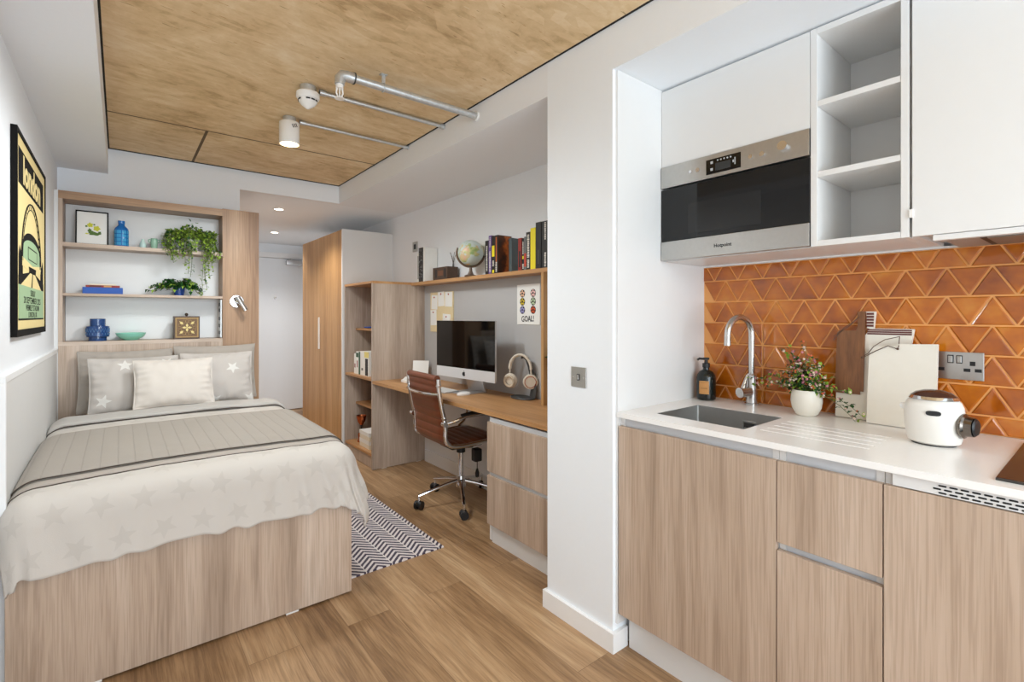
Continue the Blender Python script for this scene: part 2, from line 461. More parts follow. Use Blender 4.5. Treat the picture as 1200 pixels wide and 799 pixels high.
# slab: three boards with dark joints, plus dark backing and edge strips that paint the shade of the gap
s = MB(); g_ = .016
s.box(-.055, XC-.012, YR, 3.424-g_/2, ZS, ZS+.03, SLAB)
s.box(-.055, .405-g_/2, 3.424+g_/2, YB-.030, ZS, ZS+.03, SLAB)
s.box(.405+g_/2, XC-.012, 3.424+g_/2, YB-.030, ZS, ZS+.03, SLAB)
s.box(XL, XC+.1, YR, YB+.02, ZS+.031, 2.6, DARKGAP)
s.box(-.055, XC-.007, 3.4161, 3.4319, ZS+.0004, ZS+.029, JOINT); s.box(.3971, .4129, 3.432, YB-.0301, ZS+.0004, ZS+.029, JOINT)
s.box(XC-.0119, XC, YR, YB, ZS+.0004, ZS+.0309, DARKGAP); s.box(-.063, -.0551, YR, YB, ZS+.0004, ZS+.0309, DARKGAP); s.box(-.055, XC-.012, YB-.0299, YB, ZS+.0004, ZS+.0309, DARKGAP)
s.build('ceiling', kind='structure', loc=(0, 0, ZS))
S('ceiling_left', XL, -.063, YR, YB, ZK, ZS+.03, WALLG)
S('ceiling_entrance', .708, XR, YB+.06, YE, ZE, ZE+.2, WHITE)
S('ceiling_edge', .708, XC, YB, YB+.06, ZE, ZS+.2, WALLG)
S('ceiling_right', XC, XR, 1.578, YB+.06, ZE, ZS+.2, WALLG)
S('ceiling_kitchen', XC, XR, YR, 1.215, ZK, ZS+.2, WHITE)
S('wall_column', XC, XR, 1.215, 1.578, 0, ZS+.2, WHITE)
# white end panel lining the kitchen recess, behind a thin shadow gap
S('trim_1', 1.4745, XR, 1.205, 1.2149, .10, ZK-.001, LAM)
S('wall_rear', XL-.1, XR+.1, YR-.1, YR, 0, .22, WHITE)
S('wall_rear_top', XL-.1, XR+.1, YR-.1, YR, 2.32, 2.6, WHITE)
S('wall_rear_left', XL-.1, -.24, YR-.1, YR, .22, 2.32, WHITE)
S('wall_rear_right', 1.70, XR+.1, YR-.1, YR, .22, 2.32, WHITE)
wf = MB()
for x in (-.24, .70, 1.64): wf.box(x, x+.06, YR-.08, YR-.02, .22, 2.32, DKGREY)
for z in (.22, 2.26): wf.box(-.18, 1.64, YR-.08, YR-.02, z, z+.06, DKGREY)
wf.build('window_1', kind='structure')
# skirtings
sk = MB()
sk.prism([(1.443, 1.200), (1.458, 1.2149), (1.458, 1.578), (1.443, 1.593)], 'Z', 0, .075, SKIRT)
sk.prism([(1.443, 1.200), (1.53, 1.200), (1.53, 1.2149), (1.458, 1.2149)], 'Z', 0, .075, SKIRT)
sk.prism([(1.458, 1.578), (1.443, 1.593), (1.60, 1.593), (1.60, 1.578)], 'Z', 0, .075, SKIRT)
sk.build('baseboard_column', kind='structure')
S('baseboard_right', XR-.015, XR, 2.26, 3.84, 0, .10, SKIRT)
S('baseboard_entrance', .72, 1.05, YE-.015, YE, 0, .09, SKIRT)
# grey wainscot board on the left wall with a white top edge
S('trim_2', XL, XL+.014, 2.30, 3.99, .0, 1.050, PANELG)
S('trim_3', XL, XL+.018, 2.28, 3.99, 1.0505, 1.072, SKIRT)
S('trim_4', XL, XL+.018, 2.28, 2.2995, 0, 1.050, SKIRT)
# entrance door
d = MB()
d.box(1.10, 2.02, YE-.035, YE-.002, .008, 2.035, WHITE, .002)
do = d.build('door_1', kind='structure', loc=(1.56, YE, 0))
fr = MB()
fr.box(1.03, 1.098, YE-.045, YE-.001, 0, 2.10, SKIRT); fr.box(2.022, 2.09, YE-.045, YE-.001, 0, 2.10, SKIRT)
fr.box(1.03, 2.09, YE-.045, YE-.001, 2.040, 2.11, SKIRT); fr.build('door_frame', do)
cl = MB(); cl.box(1.74, 2.0, YE-.09, YE-.036, 1.955, 2.02, ALU, .005)
cl.box(1.79, 1.95, YE-.075, YE-.055, 2.03, 2.042, ALU, .002); cl.cyl((1.80, YE-.065, 2.02), (1.80, YE-.065, 2.045), .012, ALU)
cl.build('door_closer', do)
MB().cyl((1.607, YE-.036, 1.509), (1.607, YE-.045, 1.509), .012, CHROME).build('peephole', do)
MB().cyl((1.16, YE-.036, 1.02), (1.16, YE-.08, 1.02), .012, CHROME).tube([(1.16, YE-.08, 1.02), (1.28, YE-.085, 1.02)], .009, CHROME).build('door_handle', do)

# ------------------------------------------------------------------ bed wall unit
u = thing('headboard_shelf_unit', 'oak headboard unit with open white-backed shelves behind the bed', 'shelf unit', (.25, 4.09, 0))
YF = 4.0; YK = 4.188
box('back_panel', -.270, .566, 4.172, YK, 1.112, 1.976, LAM, u, label='white back panel of the shelves')
box('upright', -.292, -.272, YF, YK, 1.1115, 1.978, OAK, u)
box('top_board', -.292, .566, YF, YK, 1.9785, 2.026, BROWNOAK_H, u)
box('headboard_panel', -.292, .566, YF, YF+.03, 0, 1.088, OAK, u)
box('bottom_board', -.292, .566, YF, YK, 1.0885, 1.111, OAK_H, u)
box('side_panel', .5665, .80, YF, YK, 0, 2.03, BROWNOAK, u)
for z0, z1 in ((1.693, 1.716), (1.392, 1.408)):
    box('shelf', -.2715, .566, YF, 4.1715, z0, z1, OAK_H, u)
ss = MB(); ss.box(.5585, .5662, 4.03, 4.13, 1.115, 1.385, STEEL, .001)
for z in (1.15, 1.20, 1.25, 1.31, 1.35): ss.box(.5572, .5586, 4.055, 4.105, z-.012, z+.012, BLACK)
ss.build('socket_strip', u, label='steel socket strip on the inner side')

S('trim_6', XL+.0001, -.2925, YF+.002, YK, 0, 2.026, LAM)
# reading lamp on the oak side panel
rl = thing('reading_lamp', 'chrome swivel reading lamp on the oak panel beside the shelves', 'lamp', (.655, 4.0, 1.374))
MB().lathe([(.0, -.0124), (.043, -.012), (.045, -.008), (.045, 0)], CHROME, M=Matrix.Translation((.655, YF-.0001, 1.374)) @ Matrix.Rotation(-PI/2, 4, 'X') @ Matrix.Rotation(0, 4, 'Z')).build('wall_plate', rl)
MB().cyl((.655, YF-.012, 1.374), (.665, YF-.055, 1.365), .008, CHROME, 12).build('joint', rl)
MB().cyl((.650, YF-.065, 1.405), (.700, YF-.078, 1.308), .0165, CHROME, 20).build('lamp_head', rl)

# ------------------------------------------------------------------ bed
bed = thing('bed', 'double bed with pale oak panel base against the left wall', 'bed', (.27, 3.1, 0))
BX0, BX1, BY0, BY1 = -.287, .83, 2.22, 3.985
box('footboard', BX0, BX1, BY0, BY0+.025, .008, .50, OAK, bed, .0015)
box('side_rail', BX1-.025, BX1, BY0+.0255, BY1, .008, .50, OAK, bed)
box('side_rail', BX0, BX0+.025, BY0+.0255, BY1, .008, .50, OAK, bed)
MB().box(BX0+.03, BX1-.03, BY0+.03, BY1, .30, .40, GREYOAK).build('bed_slats', bed)
for x in (.55, -.1): box('glider', x, x+.05, BY0+.003, BY0+.022, .0, .0075, WHITEP, bed)
mt = MB(); mt.box(BX0+.028, BX1-.028, BY0+.03, BY1-.006, .402, .655, SHEET, .05, seg=4)
for i, f in enumerate(mt.sm): mt.sm[i] = True
mt.build('mattress', label='double mattress in a white fitted sheet on the oak bed base', cat='mattress', sharp=60)

MX0, MX1, MY0 = BX0+.004, BX1+.040, BY0-.016       # support edges for the drape
def drape(x, y, top, rad, wr=1.0, floorz=.36):
    """lay sheet point (x, y) on the mattress, letting it fall over right, left and foot edges"""
    ex = max(0, x-(MX1-rad)); el = max(0, (MX0-.035+rad)-x); ey = max(0, (MY0+rad)-y)
    ox = ex-el; over = math.hypot(ox, ey)
    bx = min(max(x, MX0-.035+rad), MX1-rad); by = max(y, MY0+rad)
    if over < 1e-9: return Vector((x, y, top))
    dx, dy = ox/over, -ey/over
    q = rad*PI/2
    if over < q:
        a = over/rad; h = rad*math.sin(a); dz = rad*(1-math.cos(a))
    else:
        h = rad+.055*min(1, (over-q)/.2)**1.3*(1 if ey > 0 and ex > 0 else .35); dz = rad+(over-q)*.985
    p = Vector((bx+dx*h, by+dy*h, top-dz))
    return p
def crown(x, y):
    t = (x-MX0)/(MX1-MX0); t = min(max(t, 0), 1)
    c = .020*(4*t*(1-t))
    k = min(1, max(0, (y-MY0)/1.2))
    return c*.6+.010*k
def wrinkle(x, y, a):
    n = noise.noise(Vector((x*3.1, y*2.3, 4.2)))*.6+noise.noise(Vector((x*9, y*6, 1.7)))*.3+noise.noise(Vector((x*19+y*4, y*9, 7.7)))*.15
    return a*n
def bed_sheet(x0, x1, y0, y1, top, rad, amp, hem=0.0, fold_k=0.0):
    def fn(s, t):
        x = x0+(x1-x0)*s; y = y0+(y1-y0)*t
        # round the corner of the cloth
        p = drape(x, y, top, rad)
        over_y = max(0, MY0-y); over_x = max(0, x-MX1); over_l = max(0, MX0-x)
        p.z += crown(x, y)*(1 if p.z > top-.03 else max(0, 1-(top-.03-p.z)/.08))+wrinkle(x, y, amp)
        if fold_k:
            ov = max(over_y, over_x*1.0)
            g1 = min(1, ov/.22)
            corner = math.exp(-((x-MX1)**2+(y-MY0)**2)/.09)
            lcorner = math.exp(-((x-MX0-.12)**2+(y-MY0)**2)/.06)
            ang = math.atan2(y-MY0-.25, x-MX1+.30)
            rip = math.sin(ang*26+1.1)*.5+math.sin(ang*47)*.22
            rip2 = math.sin((x-MX0)*38+y*9)*.5
            amp2 = fold_k*g1*(corner*1.25*rip+lcorner*.8*rip2+.16*math.sin(x*33+noise.noise(Vector((x*6, 0, 0)))*4))
            if over_x > 0 and over_x >= over_y: p.x += amp2+.012*g1
            elif over_y > 0: p.y -= amp2+.010*g1
            p.z += .012*g1*math.sin(x*41+2*math.sin(x*17))*.6 - .02*corner*g1
        p.x = max(p.x, XL+.006+.0105*(p.y > 2.28))
        if p.z > .42 and p.y < MY0-.0: pass
        return p
    return fn
DTOP = .672
dv = MB()
f_d = bed_sheet(MX0-.13, MX1+.190, MY0-.200, 3.50, DTOP, .095, .010, fold_k=.036)
dv.sheet(f_d, 150, 170, STARDUVET, .0, uv=lambda s, t: (s*1.50, t*1.52))
dobj = dv.build('duvet', label='cream duvet with pale star print spread over the bed', cat='duvet', sharp=180)
sol = dobj.modifiers.new('thickness', 'SOLIDIFY'); sol.thickness = .010; sol.offset = -1
# turned-back top of the duvet in plain grey, lying on it
fb = MB()
def f_fold(s, t):
    y = 3.45+.23*t
    p = bed_sheet(MX0-.085, MX1+.16, 0, 1, DTOP+.034, .09, .005)(s, 0)  # profile across the bed
    x = MX0-.085+(MX1+.16-MX0+.085)*s
    p = drape(x, 3.6, DTOP+.026, .10); p.y = y
    p.z += crown(x, 3.6)+.007*math.sin(t*PI)+wrinkle(x, y*1.7, .010)-.010*(t > .96)-.022*max(0, (t-.8)/.2)
    p.x = max(p.x, XL+.017)
    return p
fb.sheet(f_fold, 90, 22, FOLDG, .024)
fo = fb.build('folded_blanket', label='pale grey folded-back bed cover with dark piping below the pillows', cat='blanket', sharp=180)
def edge_pts(y, top, rad, xa, xb, n=90):
    out = []
    for i in range(n+1):
        x = xa+(xb-xa)*i/n
        p = drape(x, 3.6, top, rad); p.y = y; p.z += crown(x, y if y < 3.3 else 3.6)+wrinkle(x, y*1.7 if y > 3.3 else y, .005)
        p.x = max(p.x, XL+.019); out.append(p)
    return out
MB().tube([f_fold(i/90, 0)+Vector((0, -.0015, -.019)) for i in range(91)], .0026, PIPING, 8).build('piping', fo, label='dark brown piping')
# quilted throw: two folded layers, each with piping on its lower edge
def f_throw(top, ya, yb):
    def fn(s, t):
        x = MX0-.10+(MX1+.20-MX0+.10)*s
        y = ya+(yb-ya)*t
        p = drape(x, 3.6, top, .095); p.y = y+.06*max(0, s-.72)*(1-t)/.28+.02*math.sin(s*5)*(1-t)
        p.z += crown(x, y)+wrinkle(x, y, .006)-.012*max(0, 1-(y-MY0-.05)/.25)
        p.x = max(p.x, XL+.017)
        return p
    return fn
tw = MB(); fn1 = f_throw(DTOP+.022, 2.40, 3.19); fn0 = f_throw(DTOP+.012, 2.34, 3.15)
tw.sheet(fn1, 110, 60, QUILT, .008, uv=lambda s, t: (s*1.4, t*.88))
to = tw.build('quilted_throw', label='taupe quilted throw laid across the middle of the bed', cat='throw', sharp=180)
MB().sheet(fn0, 110, 30, TAUPE, .006, uv=lambda s, t: (s*1.4, t*.9)).build('lower_layer', to, sharp=180)
MB().tube([fn1(i/110, 0)+Vector((0, -.002, -.003)) for i in range(111)], .0023, PIPING, 8).build('piping', to, label='dark brown piping')
MB().tube([fn0(i/110, 0)+Vector((0, -.002, -.003)) for i in range(111)], .0020, PIPING, 8).build('piping', to, label='dark brown piping')

def rim2(a, c, seed):                       # gathers running in from the seams
    e = max(abs(a), abs(c))
    return math.sin((a if abs(c) > abs(a) else c)*23+seed*2+3*noise.noise(Vector((a*2, c*2, seed))))*max(0, e-.55)/.45
def pillow(name, label, m, cx, cy, cz, wd, ht, th, tilt, yaw=0, roll=0, seed=0, uvk=1.0, group=None, uvo=(0, 0)):
    b = MB(); n = 36
    M = Matrix.Translation((cx, cy, cz)) @ Matrix.Rotation(yaw, 4, 'Z') @ Matrix.Rotation(-tilt, 4, 'X') @ Matrix.Rotation(roll, 4, 'Y')
    for sgn in (-1, 1):
        def fn(s, t):
            a, c = 2*s-1, 2*t-1
            pull = 1-.055*(1-a*a)*abs(c)**3 if False else 1
            x = a*wd/2*(1-.05*(1-c*c)*abs(a)**6*0-.045*(1-abs(c)**2)*abs(a)**3); z = c*ht/2*(1-.055*(1-abs(a)**2)*abs(c)**3)
            e = (1-abs(a)**2.6)**.62*(1-abs(c)**2.6)**.62
            wv = noise.noise(Vector((x*8+seed, z*8, sgn*3)))*.014+noise.noise(Vector((x*22+seed, z*13, sgn)))*.006+.005*rim2(a, c, seed)
            rim = (abs(a)**8+abs(c)**8)
            y = sgn*(th/2*e+.004+wv*min(1, e*2.2))
            x += noise.noise(Vector((z*14+seed, a, 2)))*.006*rim; z += noise.noise(Vector((x*14+seed, c, 5)))*.006*rim
            return M @ Vector((x, y, z))
        if sgn < 0: b.sheet(fn, n, n, m, uv=lambda s, t: (uvo[0]+s*wd*uvk, uvo[1]+t*ht*uvk))
        else: b.sheet(lambda s, t: fn(1-s, t), n, n, m, uv=lambda s, t: (uvo[0]+s*wd*uvk, uvo[1]+t*ht*uvk))
    ring = []
    for i in range(4*n):
        k, q = divmod(i, n); q = 2*q/n-1
        a, c = ((q, -1), (1, q), (-q, 1), (-1, -q))[k]
        x = a*wd/2*(1-.045*(1-abs(c)**2)*abs(a)**3); z = c*ht/2*(1-.055*(1-abs(a)**2)*abs(c)**3)
        ring.append(M @ Vector((x*1.0, 0, z*1.0)))
    b.tube(ring, .0055, m, 6, closed=True)
    return b.build(name, label=label, cat='pillow', group=group, sharp=180)
G_P = 'pillows propped on the bed'
R = math.radians
pillow('pillow', 'taupe pillow against the headboard, rear left', TAUPE, .032, 3.925, .868, .47, .37, .085, R(10), seed=1, group=G_P)
pillow('pillow', 'taupe pillow against the headboard, rear right beside the oak panel', TAUPE, .520, 3.925, .880, .48, .375, .085, R(10), seed=2, group=G_P)
pillow('pillow', 'grey pillow with one white star at lower left of the bed head', STARPILLOW, .072, 3.785, .850, .44, .335, .10, R(14), R(3), seed=3, group=G_P, uvo=(.04, .03))
pillow('pillow', 'grey pillow with white stars on the right side of the bed head', STARPILLOW, .508, 3.785, .858, .41, .335, .10, R(14), R(-3), seed=4, group=G_P, uvo=(.13, .09))
pillow('pillow', 'plain cream pillow in front of the star pillows', CREAM, .262, 3.650, .862, .405, .29, .11, R(20), seed=5, group=G_P)

# ------------------------------------------------------------------ rug
rg = MB(); rg.box(.70, 1.385, 2.335, 3.50, .0005, .008, RUG)
fz = MB()
rg.build('rug', label='cream rug with dark chevron stripes beside the bed', cat='rug', loc=(1.04, 2.9, 0))

# ------------------------------------------------------------------ wardrobe, bookcase, desk
wd = thing('wardrobe', 'tall wardrobe with honey oak doors and white side panel by the entrance', 'wardrobe', (1.85, 5.14, 0))
WX, WY0, WY1, WZ = 1.60, 4.516, 5.77, 2.073
cb = MB(); cb.box(WX, XR-.001, WY0-.006, WY0+.02, 0, WZ, LAM, .0008); cb.box(WX+.0215, XR-.001, WY1-.02, WY1, 0, WZ, LAM)
cb.box(WX+.0215, XR-.001, WY0+.0201, WY1-.0201, WZ-.02, WZ, LAM); cb.box(WX+.05, XR-.001, WY0+.0201, WY1-.0201, .0, .06, LAM)
cb.build('carcass', wd, label='white carcass')
mid = 5.145
d1 = box('door', WX, WX+.02, WY0+.0215, mid-.0012, .06, WZ-.004, HONEY, wd, .001)
d2 = box('door', WX, WX+.02, mid+.0012, WY1-.001, .06, WZ-.004, HONEY, wd, .001)
hd = MB(); hd.box(WX-.004, WX-.0002, 5.165, 5.215, .93, 1.255, WHITEP, .0015); hd.box(WX-.014, WX-.0042, 5.165, 5.172, .93, 1.255, WHITEP, .002)
hd.build('handle', d2, label='long white recessed handle')

bk = thing('bookcase', 'tall grey oak open bookcase between the wardrobe and the desk', 'bookcase', (1.857, 4.18, 0))
KX, KY0, KY1, KZ = 1.615, 3.86, 4.50, 1.558
box('side_panel', KX, XR-.001, KY0, KY0+.02, .004, KZ-.0205, GREYOAK, bk, .0008)
box('side_panel', KX, XR-.001, KY1-.02, KY1, .004, KZ-.0205, GREYOAK, bk, .0008)
box('top_board', KX, XR-.001, KY0, KY1, KZ-.02, KZ, DESKOAK, bk, .0008)
box('back_panel', XR-.012, XR-.0015, KY0+.0205, KY1-.0205, .06, KZ-.021, GREYOAK, bk)
box('plinth', KX+.015, KX+.033, KY0+.0205, KY1-.0205, .004, .105, GREYOAK, bk)
box('shelf', KX+.004, XR-.0125, KY0+.0205, KY1-.0205, .108, .128, DESKOAK, bk)
box('shelf', KX+.004, XR-.0125, KY0+.0205, KY1-.0205, .730, .750, DESKOAK, bk)
box('shelf', KX+.10, XR-.0125, KY0+.0205, KY1-.0205, 1.138, 1.156, DESKOAK, bk)
box('shelf', KX+.10, XR-.0125, KY0+.0205, KY1-.0205, .455, .473, DESKOAK, bk)
box('divider', KX+.105, XR-.0125, 4.10, 4.118, .4735, .7295, GREYOAK, bk)
for x in (1.70, 2.02): box('foot', x, x+.04, KY0+.002, KY0+.018, 0, .0035, WHITEP, bk)

dt = MB(); dt.box(KX, XR-.001, 1.5785, KY0-.0005, .711, .735, DESKOAK, .0012)
dt.build('desk', label='long oak desk worktop running along the alcove wall', cat='desk', loc=(1.857, 2.72, .711))
dr = thing('desk_drawer_unit', 'two-drawer oak pedestal under the right end of the desk', 'drawer unit', (1.86, 1.90, 0))
DX, DY0, DY1 = 1.612, 1.5795, 2.245
c = MB(); c.box(DX+.0195, XR-.001, DY1-.018, DY1, .01, .70, LAM); c.box(DX+.0195, XR-.001, DY0, DY0+.018, .01, .70, LAM)
c.box(DX+.03, XR-.001, DY0+.0181, DY1-.0181, .10, .70, LAM)
c.build('carcass', dr)
box('plinth', DX+.022, DX+.04, DY0+.0182, DY1-.019, 0, .099, LAM, dr, label='white plinth')
for z0, z1 in ((.105, .378), (.400, .676)): box('drawer', DX, DX+.019, DY0+.001, DY1-.001, z0, z1, OAK, dr, .0008)
for z0, z1 in ((.3785, .3995), (.6765, .7005)): box('grip_channel', DX+.012, DX+.0295, DY0+.0182, DY1-.019, z0, z1, GRIP, dr)

sh = thing('wall_shelf', 'long honey oak wall shelf above the desk', 'shelf', (2.03, 2.7, 1.535))
box('shelf_board', 1.966, XR-.001, 1.5795, KY0-.0005, 1.530, 1.556, DESKOAK, sh, .0008)
box('upright', 1.968, XR-.001, 2.165, 2.187, .7355, 1.5295, HONEY, sh, .0006)
# grey laminate wall lining between desk and shelf
S('trim_5', XR-.004, XR-.0001, 2.19, KY0-.001, .736, 1.529, mat('grey_wall_lining', (184, 182, 181), .35, speck=.01))
# double socket on the alcove wall above the bookcase
sk_ = thing('wall_socket', 'small steel wall socket above the bookcase', 'socket', (2.095, 4.04, 1.85))
box('faceplate', 2.094, 2.0998, 3.995, 4.085, 1.853, 1.943, STEEL, sk_, .001)
box('insert', 2.0925, 2.0938, 4.02, 4.06, 1.875, 1.920, BLACK, sk_)

# ------------------------------------------------------------------ desk chair
def make_chair():
    c = thing('office_chair', 'brown ribbed leather office chair with chrome frame at the desk', 'chair', (0, 0, 0))
    # side profile (x forward, z up) of the sling from the top of the back to the front of the seat
    key = [(-.285, .880), (-.280, .80), (-.262, .70), (-.243, .62), (-.236, .56), (-.236, .51), (-.222, .475), (-.185, .452), (-.11, .444), (-.02, .446), (.07, .452), (.15, .452), (.20, .440), (.225, .415)]
    def cat(k, n):
        out = []; K = [Vector((a, b)) for a, b in k]; K = [2*K[0]-K[1]]+K+[2*K[-1]-K[-2]]
        for i in range(1, len(K)-2):
            for q in range(n):
                t = q/n; a, b, c_, d = K[i-1:i+3]
                out.append(.5*((2*b)+(c_-a)*t+(2*a-5*b+4*c_-d)*t*t+(3*b-a-3*c_+d)*t**3))
        out.append(K[-2]); return out
    prof = cat(key, 14)
    L = [0]
    for a, b in zip(prof, prof[1:]): L.append(L[-1]+(b-a).length)
    def upholster(i0, i1, name):
        b = MB(); P = prof[i0:i1+1]; W = .205
        nrm = []
        for i in range(len(P)):
            t = (P[min(i+1, len(P)-1)]-P[max(i-1, 0)]).normalized(); nrm.append(Vector((-t.y, t.x)))
        for sgn in (1, -1):
            def fn(s, t):
                i = min(int(round(t*(len(P)-1))), len(P)-1)
                rib = abs(math.sin(PI*L[i0+i]/.052))**.5
                th = .010+.006*rib
                th *= (1-abs(2*s-1)**10*.6)
                q = P[i]+nrm[i]*sgn*th
                return (q.x, W*(2*s-1)*(-sgn), q.y)
            b.sheet(fn, 14, len(P)-1, LEATHER)
        # rounded top roll
        return b.build(name, c, sharp=60)
    ns = len(prof); sp = next(i for i in range(ns) if prof[i].y < .458 and prof[i].x > -.20)
    upholster(0, sp, 'backrest'); upholster(sp, ns-1, 'seat')
    MB().tube([(prof[0].x, -.205, prof[0].y), (prof[0].x, .205, prof[0].y)], .021, LEATHER, 14).build('top_roll', c)
    for sy in (-1, 1):
        rail = []
        for i in range(0, ns, 2): rail.append((prof[i].x, sy*.222, prof[i].y))
        b = MB(); b.tube(rail, .011, CHROME, 10, flat=1.25)
        for k in (8, 40): 
            pp = prof[k]; b.cyl((pp.x, sy*.20, pp.y), (pp.x, sy*.24, pp.y), .009, CHROME, 10)
        b.build('side_rail', c)
        a = MB()
        a.tube([(-.245, sy*.232, .60), (-.20, sy*.262, .615), (-.12, sy*.272, .640), (.03, sy*.272, .645), (.14, sy*.272, .635), (.20, sy*.270, .60), (.205, sy*.265, .545), (.17, sy*.250, .490), (.10, sy*.230, .452)], .010, CHROME, 10)
        a.cyl((-.25, sy*.215, .60), (-.25, sy*.25, .60), .016, CHROME, 12)
        ar = a.build('armrest', c)
        MB().tube([(-.15, sy*.272, .652), (-.05, sy*.272, .660), (.06, sy*.272, .660), (.15, sy*.272, .648)], [.014, .02, .02, .014], BLACK, 12, flat=.6).build('arm_pad', ar, label='black arm pad')
    # chrome handle bar bowed behind the back
    pz = .785
    MB().tube([(-.275, -.225, pz), (-.305, -.19, pz), (-.322, -.09, pz-.004), (-.325, 0, pz-.005), (-.322, .09, pz-.004), (-.305, .19, pz), (-.275, .225, pz)], .010, CHROME, 10).build('back_bar', c)
    m_ = MB(); m_.box(-.12, .12, -.09, .09, .385, .425, BLACK, .012); m_.tube([(-.03, -.10, .40), (-.03, -.20, .425)], .008, BLACK, 8); m_.tube([(-.03, .10, .40), (-.03, .20, .425)], .008, BLACK, 8)
    m_.cyl((0, 0, .34), (0, 0, .386), .030, BLACK, 18); m_.build('tilt_mechanism', c)
    box('tension_box', .02, .075, -.155, -.10, .30, .385, BLACK, c, .008)
    MB().cyl((.05, -.13, .30), (.05, -.13, .25), .003, BLACK, 8).lathe([(.0, .19), (.012, .195), (.014, .22), (.006, .25)], BLACK, (.05, -.13, 0), 12).build('tension_knob', c)
    MB().cyl((0, 0, .17), (0, 0, .345), .0185, CHROME, 20).cyl((0, 0, .30), (0, 0, .365), .012, CHROME, 16).build('gas_lift', c)
    bs = MB(); bs.lathe([(.0, .105), (.034, .105), (.036, .15), (.026, .178), (.0, .178)], CHROME, seg=24); hub = bs.build('hub', c)
    for k, dg in enumerate((172, 244, 316, 28, 100)):
        a = R(dg); dx, dy = math.cos(a), math.sin(a)
        MB().tube([(dx*.02, dy*.02, .150), (dx*.12, dy*.12, .132), (dx*.30, dy*.30, .088)], [.017, .014, .011], CHROME, 10, flat=.8).cyl((dx*.295, dy*.295, .09), (dx*.295, dy*.295, .052), .007, CHROME, 10).build('base_leg', c)
        cs = MB(); t = a+.7+k
        px, py = -math.sin(t), math.cos(t); ox, oy = dx*.295, dy*.295
        for q in (-1, 1):
            cs.cyl((ox+px*q*.008, oy+py*q*.008, .0275), (ox+px*q*.026, oy+py*q*.026, .0275), .027, BLACK, 20)
        cs.ball((ox, oy, .036), .022, BLACK, 12)
        cs.build('caster', c)
    return c
ch = make_chair(); ch.location = (1.822, 2.842, 0); ch.rotation_euler = (0, 0, R(-3))

# ------------------------------------------------------------------ things on the desk
def paper_box(name, label, x0, x1, y0, y1, z0, z1, m, cat, **kw):
    return MB().box(x0, x1, y0, y1, z0, z1, m, .001).build(name, label=label, cat=cat, **kw)
ic = thing('desktop_computer', 'silver all-in-one computer with black screen on the desk', 'computer', (0, 0, 0))
def T(o): return o
W2, HZ0, HZ1 = .325, .832, 1.236
b = MB(); b.box(-.004, .012, -W2, W2, HZ0, HZ1, ALU, .004)
b.prism([(.012, .87), (.012, 1.20), (.035, 1.13), (.040, .98), (.03, .90)], 'Y', -.24, .24, ALU); b.build('housing', ic)
MB().box(-.0058, -.0041, -W2+.001, W2-.001, .905, HZ1-.001, BLACKGLASS).build('screen', ic, label='black glass screen')
chin = MB(); chin.box(-.0058, -.0041, -W2+.001, W2-.001, HZ0+.001, .9045, mat('silver_chin', (226, 226, 227), .3, .2, speck=.01)); cb_ = chin.build('chin', ic, label='pale silver strip below the screen')
lg = MB()
def disc(b, cy, cz, r, m, x=-.0062, sq=1.0, seg=22, rot=0):
    pts = []
    for i in range(seg):
        a = 2*PI*i/seg; py, pz = r*sq*math.cos(a), r*math.sin(a)
        pts.append((cy+py*math.cos(rot)-pz*math.sin(rot), cz+py*math.sin(rot)+pz*math.cos(rot)))
    b.prism(pts, 'X', x-.0006, x, m)
LOGO = mat('logo_black', (24, 24, 26), .3)
# fruit-shaped mark: body outline with a bite on the right (viewer's right is -y), leaf above
pts = []
for i in range(40):
    a = 2*PI*i/40; r = .0150*(1+.10*abs(math.cos(a))-.10*max(0, math.sin(a))**8-.06*max(0, -math.sin(a))**10)
    y, z = r*math.cos(a), r*math.sin(a)*1.02
    dx_, dz_ = y-.0185, z-.002
    if math.hypot(dx_, dz_) < .0085:
        k = .0085/max(1e-6, math.hypot(dx_, dz_)); y, z = .0185+dx_*k, .002+dz_*k
    pts.append((-y, .866+z))
lg.prism(pts, 'X', -.0066, -.0059, LOGO); disc(lg, -.003, .8855, .0052, LOGO, -.0060, .5, 14, R(-35))
lg.build('logo', cb_)
st = MB(); st.prism([(.03, 1.0), (.038, 1.0), (.118, .742), (.118, .7362), (-.075, .7362), (-.075, .7392), (.108, .7402)], 'Y', -.095, .095, ALU)
st.build('stand', ic)
ic.location = (1.870, 2.872, 0); ic.rotation_euler = (0, 0, R(5))
kb = MB(); kb.prism([(1.735, .7355), (1.855, .7355), (1.855, .746), (1.735, .741)], 'Y', 2.92, 3.20, ALU)
kbo = kb.build('keyboard', label='slim white keyboard on the desk behind the chair', cat='keyboard')
ky = MB()
for i in range(5):
    for j in range(14):
        x = 1.742+i*.0225; y = 2.927+j*.0193; z = .7412+(x-1.735)*.0417
        ky.box(x, x+.019, y, y+.016, z, z+.0022, WHITEP)
ky.build('keys', kbo, kind='stuff')
mo = MB(); mo.lathe([(.0, 0), (.030, .0), (.031, .008), (.026, .017), (.014, .022), (0, .023)], WHITEP, (1.815, 2.795, .7355), 24, sx=1.75, sy=.98)
mo.build('computer_mouse', label='white computer mouse on the desk in front of the screen', cat='mouse')
